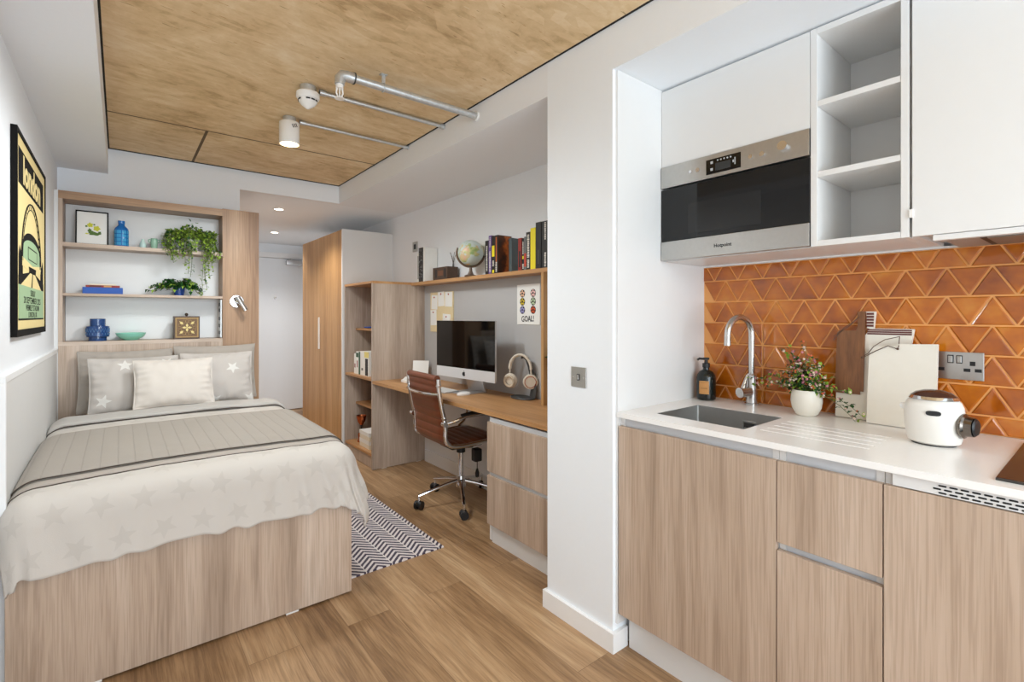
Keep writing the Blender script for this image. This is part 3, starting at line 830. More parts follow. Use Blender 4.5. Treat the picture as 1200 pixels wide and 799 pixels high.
# headphones on their stand
hs = thing('headphone_stand', 'dark curved headphone stand on the desk', 'stand', (2.06, 2.43, .7355))
MB().lathe([(0, 0), (.072, 0), (.074, .004), (.070, .010), (0, .011)], DKGREY, (2.04, 2.445, .7357), 36, sx=.85, sy=1.35).build('base', hs)
pth = [(2.065, 2.375, .744), (2.072, 2.372, .80), (2.074, 2.385, .87), (2.070, 2.405, .94), (2.062, 2.425, .99), (2.048, 2.435, 1.005), (2.028, 2.443, 1.000)]
MB().tube(pth, [.030, .028, .024, .021, .019, .018, .016], DKGREY, 14, flat=.35).build('arm', hs)
hp = thing('headphones', 'cream over-ear headphones hanging on the desk stand', 'headphones', (2.03, 2.46, .8))
arc = []; C_ = Vector((2.024, 2.449, .925)); ax = Vector((-.42, .91, 0)).normalized()   # axis between the cups
for i in range(25):
    a = PI*i/24
    arc.append(C_+ax*(.076*math.cos(a))+Vector((0, 0, .092*math.sin(a))))
MB().tube(arc, .0085, CREAMP, 12, flat=1.5).build('headband', hp)
for sgn, nm in ((1, 0), (-1, 1)):
    e = C_+ax*(.076*sgn); q = C_+ax*(.072*sgn)+Vector((0, 0, -.078))
    MB().tube([e, e+Vector((0, 0, -.03)), q+ax*.012*sgn+Vector((0, 0, .04))], .005, CREAMP, 8).build('yoke', hp)
    fc = Vector((-.80, -.35, -.12)).normalized() if sgn > 0 else Vector((-.62, -.75, -.05)).normalized()
    Mx = fc.to_track_quat('Z', 'Y').to_matrix().to_4x4(); Mx.translation = q
    e_ = MB().lathe([(0, -.020), (.036, -.020), (.047, -.011), (.049, .004), (.045, .013), (0, .014)], CREAMP, seg=28, M=Mx).build('ear_cup', hp)
    if sgn > 0: MB().lathe([(.022, .0145), (.039, .0145), (.042, .021), (.036, .027), (.024, .022)], mat('ear_pad_beige', (196, 180, 158), .6), seg=28, M=Mx, cap=False).build('ear_pad', e_)
    else: MB().lathe([(.034, .0142), (.038, .0142), (.038, .0156), (.034, .0156), (.034, .0142)], COPPER, seg=28, M=Mx, cap=False).build('trim_ring', e_, label='thin copper ring')
# card, tray and little box at the left of the desk
M = Matrix.Translation((1.985, 3.735, .7358)) @ Matrix.Rotation(R(46), 4, 'Z') @ Matrix.Rotation(R(12), 4, 'Y')
MB().box(-.004, .004, -.068, .068, .0, .155, PAPER, .0008, M=M).build('card', label='blank white card standing on the desk beside the computer', cat='card')
paper_box('notepad', 'white notepad lying on the desk left of the screen', 1.90, 1.99, 3.42, 3.62, .7358, .748, PAPER, 'notepad')
M = Matrix.Translation((1.80, 3.60, .7358))
pc = MB(); pc.box(-.035, .035, -.045, .045, 0, .022, PAPER, .003, M=M); pc.prism([(-.03, .0221), (.03, .0221), (.0, .045)], 'Y', -.03, .03, PAPER, M=M)
pc.build('paper_packet', label='small folded white paper packet near the left end of the desk', cat='packet')
# plant just peeping out behind the column
pt = thing('desk_plant', 'small leafy plant in a dark pot beside the column edge', 'plant', (2.03, 2.10, .7358))
MB().lathe([(0, 0), (.035, 0), (.037, .01), (.012, .02), (.010, .17), (.014, .20), (.040, .222), (.042, .275), (.036, .275), (.034, .262), (0, .26)], BLACKGLASS, (2.035, 2.115, .7358), 24).build('pot', pt)
lf = MB()
def leaf(b, p, d, L_, wd, m, up=(0, 0, 1), droop=.3):
    d = Vector(d).normalized(); s_ = d.cross(Vector(up)); s_ = s_.normalized() if s_.length > 1e-4 else Vector((1, 0, 0)); n = s_.cross(d)
    p = Vector(p); mid_ = p+d*L_*.5+n*L_*.08; tip = p+d*L_-n*L_*droop
    b.add([p, p+d*L_*.32+s_*wd*.5, mid_+s_*wd*.42+d*L_*.12, tip, mid_-s_*wd*.42+d*L_*.12, p+d*L_*.32-s_*wd*.5, mid_-n*wd*.12], [[0, 1, 6], [1, 2, 6], [2, 3, 6], [3, 4, 6], [4, 5, 6], [5, 0, 6]], m, True)
for i in range(16):
    a = i*2.4; leaf(lf, (2.035, 2.115, 1.0), (math.cos(a), math.sin(a), .5+.4*random.random()), .085, .035, GREEN2)
lf.build('leaves', pt)

# ------------------------------------------------------------------ cork board and football print
ck = thing('cork_board', 'small cork board pinned with paper notes above the desk', 'board', (2.09, 3.555, 1.12))
box('board', 2.084, 2.0955, 3.372, 3.735, 1.135, 1.468, mat('pale_cork', (226, 206, 164), .85, speck=.12, scale=160), ck, .001)
for y, z, w_, h_, rt in ((3.665, 1.385, .10, .12, .04), (3.555, 1.410, .10, .12, -.05), (3.435, 1.405, .11, .12, .03), (3.68, 1.255, .10, .13, -.03), (3.47, 1.215, .12, .14, .06), (3.575, 1.175, .07, .10, -.04)):
    M = Matrix.Translation((2.0832, y, z)) @ Matrix.Rotation(rt, 4, 'X')
    nt = MB().box(-.0006, .0006, -w_/2, w_/2, -h_/2, h_/2, PAPER, M=M).build('note', ck)
    MB().ball((2.0815, y, z+h_*.34), .007, mat('red_pin', (168, 60, 44), .4) if y == 3.665 else bpy.data.materials['red_pin'], 8).build('pin', nt)
gp = thing('football_print', 'white card with six coloured footballs and GOAL lettering above the desk', 'print', (2.09, 2.45, 1.2))
pb = box('card', 2.0915, 2.0955, 2.335, 2.565, 1.212, 1.478, PAPER, gp, .0006)
cols = [[(236, 190, 160), (240, 196, 190)], [(206, 178, 44), (190, 206, 170)], [(150, 146, 196), (206, 84, 40)]]
FB = mat('football_black', (26, 24, 24), .7)
k = 0
for r_ in range(3):
    for q in range(2):
        cy, cz = (2.508, 2.400)[q], 1.418-r_*.0545; k += 1
        ft = MB(); disc(ft, cy, cz, .0262, FB, 2.0914, seg=26); disc(ft, cy, cz, .0235, mat('football_colour_%d' % k, cols[r_][q], .7), 2.0907, seg=26)
        disc(ft, cy, cz, .0085, FB, 2.0900, seg=5, rot=PI/2)
        for a in range(5): disc(ft, cy+.0195*math.cos(PI/2+a*2*PI/5+PI/5), cz+.0195*math.sin(PI/2+a*2*PI/5+PI/5), .0062, FB, 2.0900, seg=6)
        ft.build('football', pb)
tx = MB(); tx.text('GOAL!', .052, frame((2.0911, 2.455, 1.249), (0, -1, .03), (0, .03, 1)), FB, .0003, .0012, .82); tx.build('lettering', pb)

# ------------------------------------------------------------------ kitchen: base units
FX = 1.475                                  # front plane of the base doors
def base_unit(name, label, y0, y1):
    t = thing(name, label, 'cabinet', (1.79, (y0+y1)/2, 0))
    c = MB()
    c.box(FX+.020, 2.07, y1-.018, y1-.0005, .14, .885, LAM); c.box(FX+.020, 2.07, y0+.0005, y0+.018, .14, .885, LAM)
    c.box(FX+.020, 2.07, y0+.0181, y1-.0181, .14, .16, LAM); c.box(2.055, 2.07, y0+.0181, y1-.0181, .1605, .885, LAM)
    c.build('carcass', t, label='white carcass')
    return t
KT = [(.629, 1.2045), (.3765, .6285), (-.24, .376)]
s1 = base_unit('sink_cabinet', 'wide oak base cabinet under the sink beside the white column', *KT[0])
box('door', FX, FX+.019, KT[0][0]+.0012, KT[0][1]-.004, .142, .853, OAK, s1, .0008)
box('grip_channel', FX+.022, FX+.034, KT[0][0]+.0185, KT[0][1]-.0185, .842, .884, GRIP, s1)
s2 = base_unit('drawer_cabinet', 'narrow oak kitchen cabinet with two deep drawers', *KT[1])
for z0, z1 in ((.142, .597), (.620, .853)): box('drawer', FX, FX+.019, KT[1][0]+.0012, KT[1][1]-.0012, z0, z1, OAK, s2, .0008)
for z0, z1 in ((.590, .63), (.842, .884)): box('grip_channel', FX+.022, FX+.034, KT[1][0]+.0185, KT[1][1]-.0185, z0, z1, GRIP, s2)
s3 = base_unit('fridge_cabinet', 'oak kitchen cabinet with a slotted vent strip at the right edge', *KT[2])
box('door', FX, FX+.019, KT[2][0]+.0012, KT[2][1]-.0012, .142, .853, OAK, s3, .0008)
vb = MB(); vb.box(FX+.006, FX+.010, KT[2][0]+.02, KT[2][1]-.018, .8555, .8845, LAM)
vbo = vb.build('vent_strip', s3, label='white strip with dark oblong slots')
vs = MB()
for r_ in range(3):
    for q in range(22):
        y = .272-q*.0192-(.0096 if r_ == 1 else 0)*-1
        vs.box(FX+.0052, FX+.0061, y-.0145, y, .8590+r_*.0082, .8628+r_*.0082, BLACK, .0012, seg=1)
vs.build('slots', vbo, kind='stuff')
for y0, y1 in KT: pass
pl = MB(); pl.box(FX+.05, FX+.066, -.24, 1.19, 0, .1395, LAM); pl.build('kitchen_plinth', label='white plinth strip along the bottom of the kitchen cabinets', cat='plinth')

# worktop with the sink cut-out and drainer grooves
WT0, WT1, WY_0, WY_1 = FX-.004, XR-.0165, -.25, 1.2045
SX0, SX1, SY0, SY1 = 1.567, 1.856, .768, 1.100
wk = MB(); zt, zb = .905, .8865
wk.box(WT0, SX0, WY_0, WY_1, zb, zt, QUARTZ); wk.box(SX1, WT1, WY_0, WY_1, zb, zt, QUARTZ)
wk.box(SX0, SX1, SY1, WY_1, zb, zt, QUARTZ)
gr = [1.600+.050*i for i in range(5)]; gw = .0085; y0g = .44
wk.box(SX0, SX1, WY_0, SY0, zb, zt-.0028, QUARTZ)
wk.box(SX0, SX1, WY_0, y0g, zt-.0028, zt, QUARTZ); wk.box(SX0, SX1, SY0-.035, SY0, zt-.0028, zt, QUARTZ)
xs = [SX0]+[v for g in gr for v in (g, g+gw)]+[SX1]
for a, b_ in zip(xs[::2], xs[1::2]): wk.box(a, b_, y0g, SY0-.035, zt-.0028, zt, QUARTZ)
wk.build('kitchen_worktop', label='white stone kitchen worktop with drainer grooves and sink cut-out', cat='worktop')
sn = thing('sink', 'square-cornered steel sink set under the white worktop', 'sink', (1.71, .93, .74))
def rr(x0, x1, y0, y1, r, z, n=6):
    out = []
    for cx, cy, a0 in ((x1-r, y1-r, 0), (x0+r, y1-r, PI/2), (x0+r, y0+r, PI), (x1-r, y0+r, 1.5*PI)):
        for i in range(n+1):
            a = a0+PI/2*i/n; out.append((cx+r*math.cos(a), cy+r*math.sin(a), z))
    return out
sb = MB(); rings = [rr(SX0+.0004, SX1-.0004, SY0+.0004, SY1-.0004, .003, .9043), rr(SX0+.002, SX1-.002, SY0+.002, SY1-.002, .004, .9043), rr(SX0+.0022, SX1-.0022, SY0+.0022, SY1-.0022, .012, .760), rr(SX0+.006, SX1-.006, SY0+.006, SY1-.006, .014, .746), rr(SX0+.02, SX1-.02, SY0+.02, SY1-.02, .014, .742)]
nn = len(rings[0]); vs_ = [p for r_ in rings for p in r_]
fs_ = [[i*nn+j, i*nn+(j+1) % nn, (i+1)*nn+(j+1) % nn, (i+1)*nn+j] for i in range(len(rings)-1) for j in range(nn)]+[[4*nn+j for j in range(nn)]]
SINKM = mat('satin_sink_steel', (196, 195, 192), .34, 1, speck=.05, scale=60)
sb.add(vs_, fs_, SINKM, True); sb.build('basin', sn)
of = MB(); of.box(SX1-.006, SX1-.0026, .862, .912, .842, .872, CHROME, .001); of.box(SX1-.0072, SX1-.0061, .868, .906, .849, .866, DKGREY); of.build('overflow', sn, label='chrome overflow grille')
MB().lathe([(0, 0), (.04, 0), (.042, .003), (0, .004)], CHROME, (1.75, .93, .7425), 28).build('drain', sn)

tp = thing('kitchen_tap', 'brushed chrome swan-neck tap behind the sink', 'tap', (2.03, .965, .905))
TX, TY = 2.035, .965
TAPM = mat('brushed_tap_chrome', (205, 203, 200), .2, 1, speck=.03)
MB().lathe([(0, .0003), (.027, .0003), (.027, .006), (.0225, .008), (.0225, .120), (.016, .128), (.0, .128)], TAPM, (TX, TY, .905), 28).build('body', tp)
arc = [(TX, TY, 1.02), (TX, TY, 1.19)]+[(TX-.075+.075*math.cos(a), TY+.012*(1-math.cos(a)), 1.19+.075*math.sin(a)) for a in [PI*i/16 for i in range(1, 17)]]+[(TX-.150, TY+.024, 1.165)]
MB().tube(arc, .0125, TAPM, 16).cyl((TX-.150, TY+.024, 1.166), (TX-.150, TY+.024, 1.152), .0132, TAPM, 16).build('spout', tp)
hv = MB(); hv.cyl((TX-.012, TY+.003, .960), (TX-.062, TY+.020, .956), .0205, TAPM, 28); hv.tube([(TX-.044, TY+.013, .972), (TX-.038, TY+.010, .995), (TX-.026, TY+.006, 1.028)], [.012, .008, .004], TAPM, 12)
hv.build('lever', tp)

# hob
hb = MB(); hb.box(1.525, 2.03, -.22, .182, .9053, .911, mat('hob_glass', (30, 28, 28), .25, speck=.05), .001)
hb.box(1.52, 1.5249, -.22, .182, .9053, .9105, mat('hob_rim', (70, 68, 66), .4, .6), 0)
hb.build('hob', label='black glass hob at the right end of the worktop', cat='hob')

# ------------------------------------------------------------------ tiled splashback
tb = MB(); TZ0, TZ1, TYA, TYB = .9055, 1.487, -.25, 1.213
XT = XR-.016
tb.box(XT+.0022, XR-.001, TYA, TYB, TZ0, TZ1, GROUT)
PER, RH, GAPW = .1058, .0925, .0052
zrow0 = 1.4245-6*RH                         # bottom of the lowest full row
rt = random.Random(3)
def clip(poly, f):
    out = []
    for i in range(len(poly)):
        a, b_ = poly[i], poly[(i+1) % len(poly)]; fa, fb_ = f(a), f(b_)
        if fa >= 0: out.append(a)
        if fa*fb_ < 0:
            t = fa/(fa-fb_); out.append((a[0]+(b_[0]-a[0])*t, a[1]+(b_[1]-a[1])*t))
    return out
def inset(poly, d):
    n = len(poly); A = sum(poly[i][0]*poly[(i+1) % n][1]-poly[(i+1) % n][0]*poly[i][1] for i in range(n))
    if A < 0: poly = poly[::-1]
    out = poly
    for i in range(n):
        a, b_ = poly[i], poly[(i+1) % n]; L_ = math.hypot(b_[0]-a[0], b_[1]-a[1])
        if L_ < 1e-6: continue
        nx, ny = -(b_[1]-a[1])/L_, (b_[0]-a[0])/L_
        out = clip(out, lambda p: (p[0]-a[0])*nx+(p[1]-a[1])*ny-d)
        if len(out) < 3: return []
    return out
for row in range(-1, 8):
    z0 = zrow0+row*RH; z1 = z0+RH
    for k in range(-8, 8):
        yc = .626+k*PER
        tris = [[(yc, z0), (yc-PER/2, z1), (yc+PER/2, z1)], [(yc, z0), (yc+PER, z0), (yc+PER/2, z1)]]
        if k == 3 and row < 4:              # one column of split tiles by the tap
            tris = [[(yc, z0), (yc-PER/2, z1), (yc, z1)], [(yc, z0), (yc, z1), (yc+PER/2, z1)], tris[1]]
        for tr in tris:
            p = tr
            for f in (lambda q: q[0]-TYA, lambda q: TYB-q[0], lambda q: q[1]-TZ0, lambda q: TZ1-q[1]): p = clip(p, f) if len(p) > 2 else []
            if len(p) < 3: continue
            o = inset(p, GAPW/2); i_ = inset(p, GAPW/2+.0032)
            if len(o) < 3 or len(i_) != len(o): continue
            ty, tz, tx0 = rt.uniform(-.018, .018), rt.uniform(-.018, .018), rt.uniform(-.0006, .0006)
            cy = sum(q[0] for q in o)/len(o); cz = sum(q[1] for q in o)/len(o)
            V = [(XT+.0024, q[0], q[1]) for q in o]+[(XT+.0012+tx0, q[0], q[1]) for q in o]+[(XT-.0004+tx0+(q[0]-cy)*ty+(q[1]-cz)*tz, q[0], q[1]) for q in i_]
            n = len(o); F_ = [[j, (j+1) % n, n+(j+1) % n, n+j][::-1] for j in range(n)]+[[n+j, n+(j+1) % n, 2*n+(j+1) % n, 2*n+j][::-1] for j in range(n)]+[[2*n+j for j in range(n)][::-1]]
            tb.add(V, F_, TILE, False, tint=rt.random()+.001)
tb.build('tiled_splashback', label='amber glazed triangle tile splashback behind the kitchen worktop', cat='splashback')
rm = MB(); rm.box(XT-.012, XR-.001, TYA, TYB, TZ1+.0005, TZ1+.007, LAM); rm.build('tile_trim', label='thin white trim strip along the top of the orange tiles', cat='trim')

# double wall socket on the tiles
ds = thing('double_socket', 'brushed steel double power socket on the orange tiles', 'socket', (2.08, .345, 1.07))
px = XT-.0046
box('faceplate', px, XT-.0016, .274, .421, 1.068, 1.155, STEEL, ds, .001)
for cy in (.352, .331): 
    sw = box('switch', px-.003, px-.0002, cy-.0075, cy+.0075, 1.119, 1.145, BLACK, ds, .0008); 
    box('rocker', px-.005, px-.0031, cy-.0055, cy+.0055, 1.1215, 1.1425, STEEL, sw, .001)
for cy in (.388, .300):
    hl = MB()
    for dy, dz, wy, wz in ((0, 1.120, .0065, .0068), (.013, 1.099, .008, .0052), (-.013, 1.099, .008, .0052)): hl.box(px-.0006, px-.0001, cy+dy-wy, cy+dy+wy, dz-wz, dz+wz, BLACK)
    hl.build('socket_holes', ds, kind='stuff')

# ------------------------------------------------------------------ wall units
UX = 1.755; UB = 1.494; UT = 2.2035
mc = thing('microwave_housing', 'white wall cabinet with a plain flap door above the microwave', 'cabinet', (1.92, .93, UB))
c = MB(); c.box(UX+.0205, 2.078, 1.187, 1.2045, UB, UT, LAM); c.box(UX+.0205, 2.078, .6425, .660, UB, UT, LAM)
c.box(UX+.0205, 2.078, .6601, 1.1869, UB, UB+.012, LAM); c.box(UX+.0205, 2.078, .6601, 1.1869, UT-.018, UT, LAM); c.box(2.06, 2.078, .6601, 1.1869, UB+.0121, UT-.0181, LAM)
c.box(UX+.0205, 2.0599, .6601, 1.1869, 1.868, 1.884, LAM)
c.build('carcass', mc)
box('flap_door', UX, UX+.0195, .6432, 1.2035, 1.8815, UT-.008, LAM, mc, .0008)
box('grip_recess', UX-.001, UX-.0001, .905, .985, 1.884, 1.890, WHITEP, mc, .0004)
mw = thing('microwave_oven', 'built-in stainless microwave with black glass door in the white wall units', 'microwave', (1.76, .925, UB+.002))
my0, my1 = .6435, 1.2025
box('body', UX+.022, 2.04, .6615, 1.1855, UB+.0125, 1.8675, DKGREY, mw)
pn = box('control_panel', UX-.006, UX+.0195, my0, my1, 1.793, 1.8795, STEEL, mw, .001)
dp = MB(); dp.box(UX-.0072, UX-.0061, .868, 1.002, 1.806, 1.862, BLACKGLASS, .0003)
dpo = dp.build('display', pn, label='black display window with small pale symbols')
sy = MB(); SYM = mat('display_symbol_grey', (176, 178, 178), .5)
for i in range(5): sy.cyl((UX-.0073, .955-i*.0125, 1.853), (UX-.0078, .955-i*.0125, 1.853), .0032, SYM, 10)
for z in (1.849, 1.823): sy.box(UX-.0078, UX-.0073, .974, .984, z-.005, z+.005, SYM)
sy.box(UX-.0078, UX-.0073, .887, .891, 1.822, 1.848, SYM); sy.box(UX-.0078, UX-.0073, .893, .898, 1.83, 1.84, SYM)
sy.box(UX-.0076, UX-.0073, .905, .965, 1.815, 1.843, mat('lcd_grey', (44, 46, 47), .3))
sy.build('symbols', dpo, kind='stuff')
for cy, cz, r_ in ((1.066, 1.834, .006), (1.036, 1.834, .0085), (.832, 1.834, .0075), (.792, 1.834, .0085)):
    MB().cyl((UX-.0062, cy, cz), (UX-.012, cy, cz), r_, CHROME, 20).build('button', pn)
MB().cyl((UX-.0062, .722, 1.842), (UX-.021, .722, 1.842), .0155, CHROME, 28).build('knob', pn)
dr_ = box('door', UX-.004, UX+.0195, my0, my1, 1.573, 1.786, BLACKGLASS, mw, .001, label='black glass door')
box('viewing_window', UX-.0048, UX-.0041, .797, 1.080, 1.593, 1.711, WINGLASS, dr_)
lw = box('lower_panel', UX-.006, UX+.0195, my0, my1, UB+.003, 1.5725, STEEL, mw, .001)
tx = MB(); tx.text('Hotpoint', .0185, frame((UX-.0063, .937, 1.5335), (0, -1, 0), (0, 0, 1)), BLACK, .0003, .0004, 1.0); tx.build('lettering', lw)

ou = thing('open_wall_unit', 'white open wall shelf unit between the microwave and the cabinet', 'shelf unit', (1.92, .513, UB))
oy0, oy1 = .3865, .6415
box('side_panel', UX, 2.078, oy1-.019, oy1, UB, UT-.006, LAM, ou, .0006); box('side_panel', UX, 2.078, oy0, oy0+.019, UB, UT-.006, LAM, ou, .0006)
box('back_panel', 2.062, 2.0775, oy0+.0195, oy1-.0195, UB+.02, UT-.026, LAM, ou)
box('top_board', UX+.0003, 2.078, oy0+.0195, oy1-.0195, UT-.0255, UT-.006, LAM, ou)
box('bottom_board', UX+.0003, 2.078, oy0+.0195, oy1-.0195, UB, UB+.018, LAM, ou)
for z in (1.717, 1.945): box('shelf', UX+.002, 2.0615, oy0+.0195, oy1-.0195, z, z+.018, LAM, ou, .0006)

wc = thing('wall_cabinet', 'white wall cabinet with one plain door right of the open shelves', 'cabinet', (1.92, .07, UB))
c = MB(); c.box(UX+.0205, 2.078, -.25, -.232, UB, UT, LAM); c.box(UX+.0205, 2.078, .368, .3855, UB, UT, LAM)
c.box(UX+.0205, 2.078, -.2319, .3679, UB+.012, UB+.03, LAM); c.box(UX+.0205, 2.078, -.2319, .3679, UT-.018, UT, LAM); c.box(2.06, 2.078, -.2319, .3679, UB+.0301, UT-.0181, LAM)
c.build('carcass', wc)
wdr = box('door', UX, UX+.0195, -.249, .3795, UB+.0005, UT-.008, LAM, wc, .0008)
hg = MB(); hg.box(UX-.006, UX-.0002, .376, .386, 1.548, 1.572, WHITEP, .0015); hg.build('hinge_clip', wdr)
hd_ = thing('cooker_hood', 'slim grey cooker hood under the right wall cabinet', 'hood', (1.92, .05, 1.478))
box('body', UX+.028, 2.055, -.24, .325, 1.484, 1.5055, mat('hood_grey', (172, 171, 168), .4, .5), hd_)
box('front_lip', UX+.004, UX+.0275, -.24, .335, 1.478, 1.4935, LAM, hd_, .001)
hf = MB(); hf.box(1.83, 2.03, -.23, .235, 1.4805, 1.4838, mat('filter_mesh', (150, 148, 142), .4, .8, speck=.35, scale=900)); hf.build('grease_filter', hd_)
box('filter_gap', 1.83, 2.03, .2355, .250, 1.4825, 1.4839, BLACK, hd_)

# ------------------------------------------------------------------ things on the kitchen worktop
zt = .9052
sp_ = thing('soap_bottle', 'dark glass soap bottle with orange label in the worktop corner', 'bottle', (1.99, 1.150, zt))
DKB = mat('dark_bottle_glass', (20, 26, 24), .12, speck=.05)
bc = (2.0, 1.146)
MB().lathe([(0, 0), (.034, 0), (.039, .004), (.040, .012), (.040, .095), (.037, .108), (.028, .122), (.014, .130), (.012, .140), (0, .140)], DKB, (*bc, zt), 32).build('bottle_body', sp_)
pu = MB(); pu.lathe([(0, .1402), (.0155, .1402), (.0155, .158), (.008, .160), (.006, .172), (.013, .174), (.013, .182), (0, .183)], BLACK, (*bc, zt), 20); pu.tube([(bc[0], bc[1], zt+.176), (bc[0]-.02, bc[1]+.02, zt+.178), (bc[0]-.026, bc[1]+.026, zt+.172)], .005, BLACK, 8); pu.build('pump', sp_)
lb = MB(); a0, a1 = R(166), R(226)
def lab(s, t): a = a0+(a1-a0)*s; return (bc[0]+.0406*math.cos(a), bc[1]+.0406*math.sin(a), zt+.028+.056*t)
lb.sheet(lab, 14, 2, mat('orange_label', (196, 142, 84), .7)); 
for t0 in (.40, .46, .86):
    lb.sheet(lambda s, t: tuple(Vector(lab(.15+.7*s, t0+.025*t))+Vector((-.0004, -.0004, 0))), 10, 1, mat('label_print', (140, 84, 40), .7))
lb.build('label', sp_, label='orange paper label')

pp = thing('flowering_pot_plant', 'pink flowering heather in a round cream pot beside the tap', 'plant', (1.975, .735, zt))
pcx, pcy = 1.968, .733
MB().lathe([(0, 0), (.026, 0), (.036, .006), (.047, .028), (.0515, .055), (.049, .080), (.0445, .094), (.040, .094), (.041, .080), (.0, .078)], CERAM, (pcx, pcy, zt), 36).build('pot', pp)
rp = random.Random(11)
stm = MB(); lv = MB(); fl = MB(); FLP = mat('pink_blossom', (196, 122, 132), .7, speck=.3); FLW = mat('pale_blossom', (232, 206, 190), .7); FLO = mat('orange_blossom', (206, 98, 58), .7)
sprays = [(rp.uniform(0, 2*PI), rp.uniform(.15, 1.15), rp.uniform(.06, .115)) for _ in range(64)]
sprays += [(R(100), 1.45, .17), (R(108), 1.5, .15), (R(92), 1.25, .15), (R(268), 1.9, .15), (R(262), 1.45, .14), (R(275), 2.1, .13), (R(95), .5, .16), (R(200), .2, .16), (R(120), .35, .15)]
for a, tl, L_ in sprays:
    b0 = Vector((pcx+.026*math.cos(a)*rp.random(), pcy+.026*math.sin(a)*rp.random(), zt+.080)); tl2 = tl*.75
    d = Vector((math.cos(a)*math.sin(tl2)*.8, math.sin(a)*math.sin(tl2), math.cos(tl2)+.12)); pts = []
    for i in range(6):
        t = i/5; pts.append(b0+d*L_*t*1.15+Vector((0, 0, -.055*t*t*(tl/1.0))))
    stm.tube(pts, [.0016, .0014, .0012, .001, .0008, .0005], STEM, 5)
    for i in range(16):
        t = .08+.92*i/15; p = pts[int(t*4.99)].lerp(pts[min(5, int(t*4.99)+1)], (t*4.99) % 1)
        dd = Vector((rp.uniform(-1, 1), rp.uniform(-1, 1), rp.uniform(-.3, 1)))
        leaf(lv, p, dd, rp.uniform(.017, .029), .012, GREEN2 if rp.random() < .65 else GREEN1)
        if rp.random() < .42*(.4+t): fl.ball(p+dd*.010, rp.uniform(.0034, .0060), rp.choice([FLP, FLP, FLW, FLW, FLO]), 8)
stm.build('stems', pp, kind='stuff'); lv.build('leaves', pp, kind='stuff'); fl.build('blossoms', pp, kind='stuff')

def leaning(x_bot, x_top, z_top):           # matrix: local (y, z up the board), local x = thickness towards the wall
    a = math.atan2(x_top-x_bot, z_top-zt)
    return Matrix.Translation((x_bot, 0, zt)) @ Matrix.Rotation(a, 4, 'Y')
cbA = thing('chopping_board', 'wood and white marble chopping board with red stripes leaning on the tiles', 'chopping board', (2.03, .53, zt))
MA = leaning(2.028, 2.062, 1.23)
STRIPE = mat('dark_red_stripe', (92, 40, 34), .5); MARB = mat('white_board_stone', (228, 221, 208), .4, speck=.04)
ba = MB(); ba.prism([(.660, .002), (.660, .087), (.648, .087), (.648, .3), (.575, .3), (.565, .322), (.440, .322), (.447, .27), (.447, .002)][::1], 'X', 0, .012, MARB, M=MA)
ba.prism([(.572, .3225), (.576, .382), (.548, .382), (.552, .3225)], 'X', 0, .012, MARB, M=MA); bao = ba.build('marble_panel', cbA)
wdp = MB(); wdp.prism([(.662, .0875), (.662, .305), (.655, .313), (.604, .313), (.598, .326), (.601, .382), (.5765, .382), (.5755, .0985), (.585, .0985), (.585, .0875)], 'X', -.007, -.0005, WALNUT, M=MA); wdp.build('wood_panel', cbA, label='walnut panel with handle')
sr = MB()
for i in range(5): sr.box(-.0008, -.0001, .553, .5745, .328+i*.0105, .3355+i*.0105, STRIPE, M=MA)
for i in range(3): sr.box(-.0008, -.0001, .446, .571, .301+i*.0068, .3062+i*.0068, STRIPE, M=MA)
sr.build('stripes', cbA, kind='stuff')
tl_ = MB(); CORD = mat('leather_cord', (84, 56, 40), .7)
def mp(y, z, x=-.010): return MA @ Vector((x, y, z))
tl_.tube([mp(.595, .362), mp(.61, .345), mp(.64, .322), mp(.668, .283), mp(.672, .276)], .0014, CORD, 6); tl_.tube([mp(.595, .362), mp(.62, .332), mp(.66, .298), mp(.672, .290)], .0014, CORD, 6)
tl_.build('leather_tie', cbA)
cbB = thing('chopping_board', 'plain white chopping board leaning in front with a looped cord', 'chopping board', (1.99, .47, zt))
MB_ = leaning(1.985, 2.021, 1.18)
bb = MB(); bb.prism([(.5535, .002), (.5535, .262), (.530, .2625), (.478, .2665), (.476, .273), (.372, .277), (.372, .002)], 'X', 0, .012, MARB, M=MB_); bb.build('panel', cbB)
td = MB()
def mq(y, z, x=-.003): return MB_ @ Vector((x, y, z))
td.tube([mq(.474, .300, .016), mq(.472, .262), mq(.478, .258), mq(.50, .266), mq(.535, .246), mq(.566, .224, -.004)], .0013, CORD, 6); td.tube([mq(.474, .300, .016), mq(.51, .286), mq(.54, .262), mq(.555, .238), mq(.575, .220, -.004)], .0013, CORD, 6)
td.ball(mq(.474, .257), .004, CORD, 8); td.ball(mq(.572, .222, -.004), .004, CORD, 8)
td.build('cord', cbB)

rc = thing('rice_cooker', 'small round white rice cooker with dark lid on the worktop', 'rice cooker', (1.825, .342, zt))
cx, cy = 1.822, .345
COOKW = mat('cooker_cream_plastic', (229, 225, 218), .3, speck=.01)
body = MB().lathe([(0, .004), (.052, .004), (.058, .008), (.061, .020), (.0655, .055), (.0665, .085), (.064, .108), (.059, .121), (.052, .128), (0, .128)], COOKW, (cx, cy, zt), 44, sx=.94, sy=1.02).build('body', rc)
MB().lathe([(0, 0), (.05, 0), (.05, .0038), (0, .0038)], DKGREY, (cx, cy, zt), 28).build('foot_ring', rc)
LIDG = mat('smoked_lid', (74, 46, 36), .12)
ld = MB().lathe([(0.0, .1282), (.0535, .1282), (.052, .136), (.040, .146), (.022, .152), (0, .154)], LIDG, (cx, cy, zt), 40, sx=.94, sy=1.02).build('lid', rc, label='smoked brown lid')
MB().lathe([(.0512, .1365), (.0555, .1300), (.0568, .1285), (.0535, .1268)], CHROME, (cx, cy, zt), 40, sx=.95, sy=1.03, cap=False).build('rim', ld)
